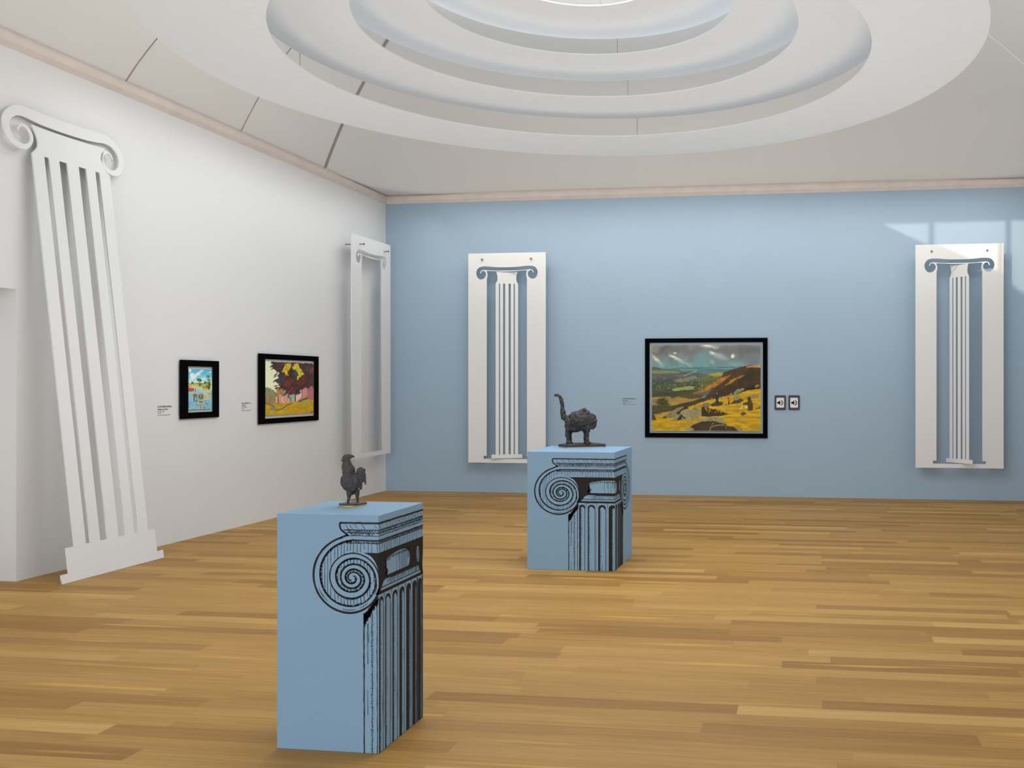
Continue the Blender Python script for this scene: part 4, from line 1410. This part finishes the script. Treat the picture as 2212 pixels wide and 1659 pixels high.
c.lay(c.spot(805, 888, 22, 24), (156, 88, 62)); c.lay(c.spot(852, 965, 16, 14), (140, 60, 40))
c.lay(c.poly([(500, 930), (700, 930), (830, 980), (720, 990), (520, 960)], 8, 6), (190, 170, 130), 0.1)
c.lay(c.brush([(820, 985), (720, 1000), (620, 1070), (700, 1110), (780, 1150)], 44, 6), (232, 178, 96))
c.lay(c.poly([(560, 1260), (640, 1190), (740, 1140), (790, 1110), (806, 1160), (770, 1220), (660, 1270), (580, 1285)], 6, 4), (238, 162, 72), 0.08)
c.lay(c.poly([(120, 1290), (420, 1250), (760, 1280), (870, 1420), (870, 1570), (120, 1570)], 12, 8) * 0.5, (92, 150, 176), 0.2, c.hz)
c.dabs(420, (120, 1000, 865, 1560), 6, [(104, 156, 176), (172, 202, 200), (120, 166, 180), (196, 214, 206), (92, 142, 164), (180, 206, 202)], 0, 3.2, 0.2)
c.dabs(60, (300, 860, 700, 1000), 6, [(190, 210, 204), (150, 186, 186), (204, 206, 180)], 0, 3.5, 0.15)
c.lay(c.spot(320, 1110, 74, 66, 0, 0.3, 10), (120, 104, 50), 0.2)
c.lay(c.spot(275, 1105, 34, 46, 0, 0.4, 6), (164, 84, 56))
c.lay(c.poly([(265, 1280), (275, 1160), (310, 1150), (300, 1280)], 3, 3), (92, 74, 70)); c.lay(c.poly([(350, 1270), (345, 1150), (385, 1140), (375, 1270)], 3, 3), (104, 108, 116))
c.lay(c.spot(350, 1290, 70, 24, -0.2, 0.5, 8), (70, 110, 140))
c.lay(c.spot(505, 1155, 96, 104, 0, 0.22, 8), (72, 112, 84), 0.15)
c.lay(c.poly([(460, 1090), (490, 1060), (530, 1065), (540, 1110), (500, 1220), (470, 1130)], 5, 4), (184, 108, 58), 0.1)
c.lay(c.spot(500, 1350, 140, 44, 0, 0.25, 8), (226, 176, 96)); c.lay(c.spot(505, 1330, 80, 40, 0, 0.4, 8), (124, 84, 44), 0.3)
c.lay(c.spot(500, 1290, 20, 18), (214, 190, 170)); c.lay(c.spot(690, 1390, 80, 34, 0.3, 0.6, 10), (70, 140, 168))
c.lay(c.brush([(500, 1420), (505, 1560)], 54, 5), (176, 124, 104)); c.lay(c.brush([(610, 1500), (620, 1540)], 60, 10) * 0.7, (104, 112, 106))
c.dabs(8, (120, 1450, 860, 1560), 9, [(220, 160, 90), (200, 120, 80), (228, 196, 130)], 0.3, 2)
root = empty('river_painting', (XL, 9.1515, 1.243))
tag(root, 'small black-framed river scene with stooping figures and blue sky', 'painting')
L = Matrix.Translation(-Vector(root.location)) @ on_left(9.1515, 1.545)
frame_ring('picture_frame', root, L, 0.627, 0.604, 0.4095, 0.476, 0.026, 0.0118, -0.001)
c.build('canvas', root, L @ Matrix.Translation((0.0088, -0.0005, 0.02)), 0.3705, 0.419, 0.018, GAIN * 1.05, M_paint)

# ------------------------------------------------------------------ wall texts
def wall_text(name, M, loc, lines, label):
    bm = text_mesh(lines)
    me = bpy.data.meshes.new(name)
    bm.to_mesh(me)
    bm.free()
    xf(me, Matrix.Translation(-Vector(loc)) @ M)
    o = link(name, me, M_letter, None, loc)  # vinyl lettering set straight on the wall, no board behind it
    tag(o, label, 'wall text', 'exhibit captions printed on the walls')


wall_text('caption_text', on_left(8.533, 1.289, 0.0006), (XL, 8.533, 1.289),
          [('CLIVE MADGSON', 0, 0.079, 0.0245, 0, 0.0004), ('(b.1951)', 0.165, 0.079, 0.014, 0, 0), ('Weight and Water', 0, 0.054, 0.020, 0.15, 0.0003),
           ('Oil on canvas, 1987', 0, 0.034, 0.0125, 0, 0), ('50 x 36 cm', 0, 0.018, 0.0125, 0, 0), ('On loan from a private collection, 2009', 0, 0.0, 0.0115, 0, 0)],
          'small black caption beside the small river picture')
wall_text('caption_text', on_left(9.903, 1.297, 0.0006), (XL, 9.903, 1.297),
          [('PAUL WRIGHT', 0, 0.078, 0.0215, 0, 0.0003), ('(b.1973)', 0.148, 0.078, 0.0125, 0, 0), ('The Field', 0, 0.054, 0.020, 0.15, 0.0003),
           ('Oil on board, 1997', 0, 0.034, 0.0125, 0, 0), ('46 x 76', 0, 0.018, 0.0125, 0, 0), ('On loan from a private collection, 2012', 0, 0.0, 0.0115, 0, 0)],
          'small black caption left of the red tree picture')
wall_text('caption_text', on_back(-2.831, 1.302, 0.0006), (-2.831, YB, 1.302),
          [('DAVID MACKENZIE', 0, 0.079, 0.0195, 0, 0.0005), ('(b.1932)', 0.172, 0.079, 0.0125, 0, 0), ('The Picnic', 0, 0.053, 0.019, 0.15, 0.0003),
           ('Oil on canvas, 80 x 100', 0, 0.032, 0.0135, 0, 0), ('Purchased', 0, 0.017, 0.0125, 0, 0), ('On loan from a private collection, 2014', 0, 0.0, 0.0125, 0, 0)],
          'small black caption on the blue wall left of the landscape')

# ------------------------------------------------------------------ audio guide signs
def rrect(w, h, r, n=6):
    out = []
    for cx, cy, a0 in ((w / 2 - r, h / 2 - r, 0), (-w / 2 + r, h / 2 - r, 90), (-w / 2 + r, -h / 2 + r, 180), (w / 2 - r, -h / 2 + r, 270)):
        for i in range(n + 1):
            a = R(a0 + 90 * i / n)
            out.append((cx + r * math.cos(a), cy + r * math.sin(a)))
    return out


def audio_sign(x, label):
    root = empty('audio_sign', (x, YB, 1.235))
    tag(root, label, 'sign', 'audio signs beside the landscape')
    L = Matrix.Translation((0, 0, 0.1025)) @ Matrix(((1, 0, 0, 0), (0, 0, -1, 0), (0, 1, 0, 0), (0, 0, 0, 1)))
    me = sheet([rrect(0.158, 0.205, 0.016), rrect(0.110, 0.143, 0.009)], 0.0075)
    link('sign_frame', xf(me, L @ Matrix.Translation((0, 0, 0.0085))), M_signframe, root)
    me = sheet([rrect(0.114, 0.147, 0.009)], 0.003)
    face = link('sign_face', xf(me, L @ Matrix.Translation((0, 0, 0.006))), M_signface, root)
    s = 0.110 / 460.0
    T = lambda px, py: ((px - 705) * s, -(py - 825) * s)
    bm = bmesh.new()
    arc = []
    for sgn, r_ in ((1, 171), (-1, 128)):
        pts = [(705 + r_ * math.cos(R(a)), 838 + r_ * math.sin(R(a))) for a in range(-75, 76, 10)]
        arc += pts if sgn == 1 else pts[::-1]
    for lp in ([(535, 790), (550, 775), (610, 775), (690, 705), (705, 710), (705, 965), (690, 968), (610, 892), (550, 892), (535, 878)],
               [(750, 775), (785, 800), (797, 838), (785, 876), (750, 902)], arc):
        me = sheet([[T(*p) for p in lp]], 0.0005)
        bm.from_mesh(me)
        bpy.data.meshes.remove(me)
    me = bpy.data.meshes.new('speaker_icon')
    bm.to_mesh(me)
    bm.free()
    link('speaker_icon', xf(me, L @ Matrix.Translation((0, 0, 0.0097))), M_icon, face)


audio_sign(-0.5555, 'audio sign nearer the landscape, white loudspeaker card in a charcoal frame')
audio_sign(-0.3605, 'audio sign farther from the landscape, charcoal frame to the right of its twin')

# ------------------------------------------------------------------ light
def area(name, loc, target, sx, sy, power, rgb=(1, 1, 1)):
    l = bpy.data.lights.new(name, 'AREA')
    l.shape = 'RECTANGLE'
    l.size, l.size_y = sx, sy
    l.energy = power
    l.color = rgb
    o = bpy.data.objects.new(name, l)
    COL.objects.link(o)
    o.location = loc
    d = Vector(target) - Vector(loc)
    o.rotation_euler = d.to_track_quat('-Z', 'Y').to_euler()
    return o


COOL = (0.915, 0.985, 1.055)
area('front_fill', (-2.8, YF + 0.15, 2.3), (-2.2, 9.0, 2.2), 6.5, 3.4, 270, COOL)  # added fill from behind the camera; the front wall has no window
wb = area('wall_washer_back', (-1.4, 12.55, 4.22), (-1.4, 13.5, 2.6), 8.4, 0.25, 33, (1.0, 0.95, 0.88))
wl = area('wall_washer_left', (-5.6, 10.2, 4.22), (-6.45, 10.2, 2.4), 6.0, 0.25, 15, (0.95, 0.985, 1.0))
wb.data.spread = wl.data.spread = R(140)
area('fill_under_rings', (-1.6, 7.6, 4.36), (-1.6, 7.6, 0.0), 4.2, 4.2, 190, COOL)  # no fixture here; added to brighten the floor and plinth tops
area('vault_fill_up', (-2.08, 8.1, 5.30), (-2.08, 8.1, 6.0), 2.4, 2.4, 55, (1.0, 0.99, 0.97))  # added, unseen; lifts the vault and the middle of the ceiling
vd = area('vault_fill_down', (-2.08, 8.1, 5.5), (-2.08, 8.1, 4.0), 6.0, 6.0, 70, (1.0, 0.99, 0.97))  # unseen disc added so ring tops bounce light under the next ring
vd.data.shape = 'DISK'
area('jamb_fill', (XL - 0.16, 5.2, 1.3), (XL - 0.16, 6.9, 1.3), 0.22, 2.0, 2.2, COOL)  # added in the recess to brighten the far jamb
up = area('ceiling_fill', (-1.4, 6.6, 0.003), (-1.4, 6.6, 4.0), 8.0, 11.0, 156, (0.885, 0.985, 1.075))  # unseen sheet at floor level, added to brighten rings and ceiling
up.data.spread = R(130)

sun = bpy.data.lights.new('sun', 'SUN')
sun.energy = 2.4
sun.angle = R(0.7)
sun.color = (1.0, 0.86, 0.70)
so = bpy.data.objects.new('sun', sun)
COL.objects.link(so)
so.rotation_euler = SUN.to_track_quat('-Z', 'Y').to_euler()
so.location = (-10, -10, 12)

w = bpy.data.worlds.new('sky')
S.world = w
w.use_nodes = True
w.node_tree.nodes['Background'].inputs['Color'].default_value = (0.75, 0.85, 1.0, 1)
w.node_tree.nodes['Background'].inputs['Strength'].default_value = 0.7

# ------------------------------------------------------------------ camera
cam = bpy.data.cameras.new('camera')
co = bpy.data.objects.new('camera', cam)
COL.objects.link(co)
co.location = (0, 0, EYE)
co.rotation_euler = (R(90), 0, R(7.75))
W, HH, F = 2212.0, 1659.0, 2050.0
cam.sensor_fit = 'HORIZONTAL'
cam.sensor_width = 36.0
cam.lens = 36.0 * F / W
cam.shift_x = (W / 2 - 1492.0) / W
cam.shift_y = 0.0
cam.clip_start = 0.05
cam.clip_end = 100
S.camera = co

S.view_settings.view_transform = 'Standard'
S.view_settings.look = 'None'
S.view_settings.gamma = 1.0
S.view_settings.use_curve_mapping = False
S.view_settings.exposure = 0.0
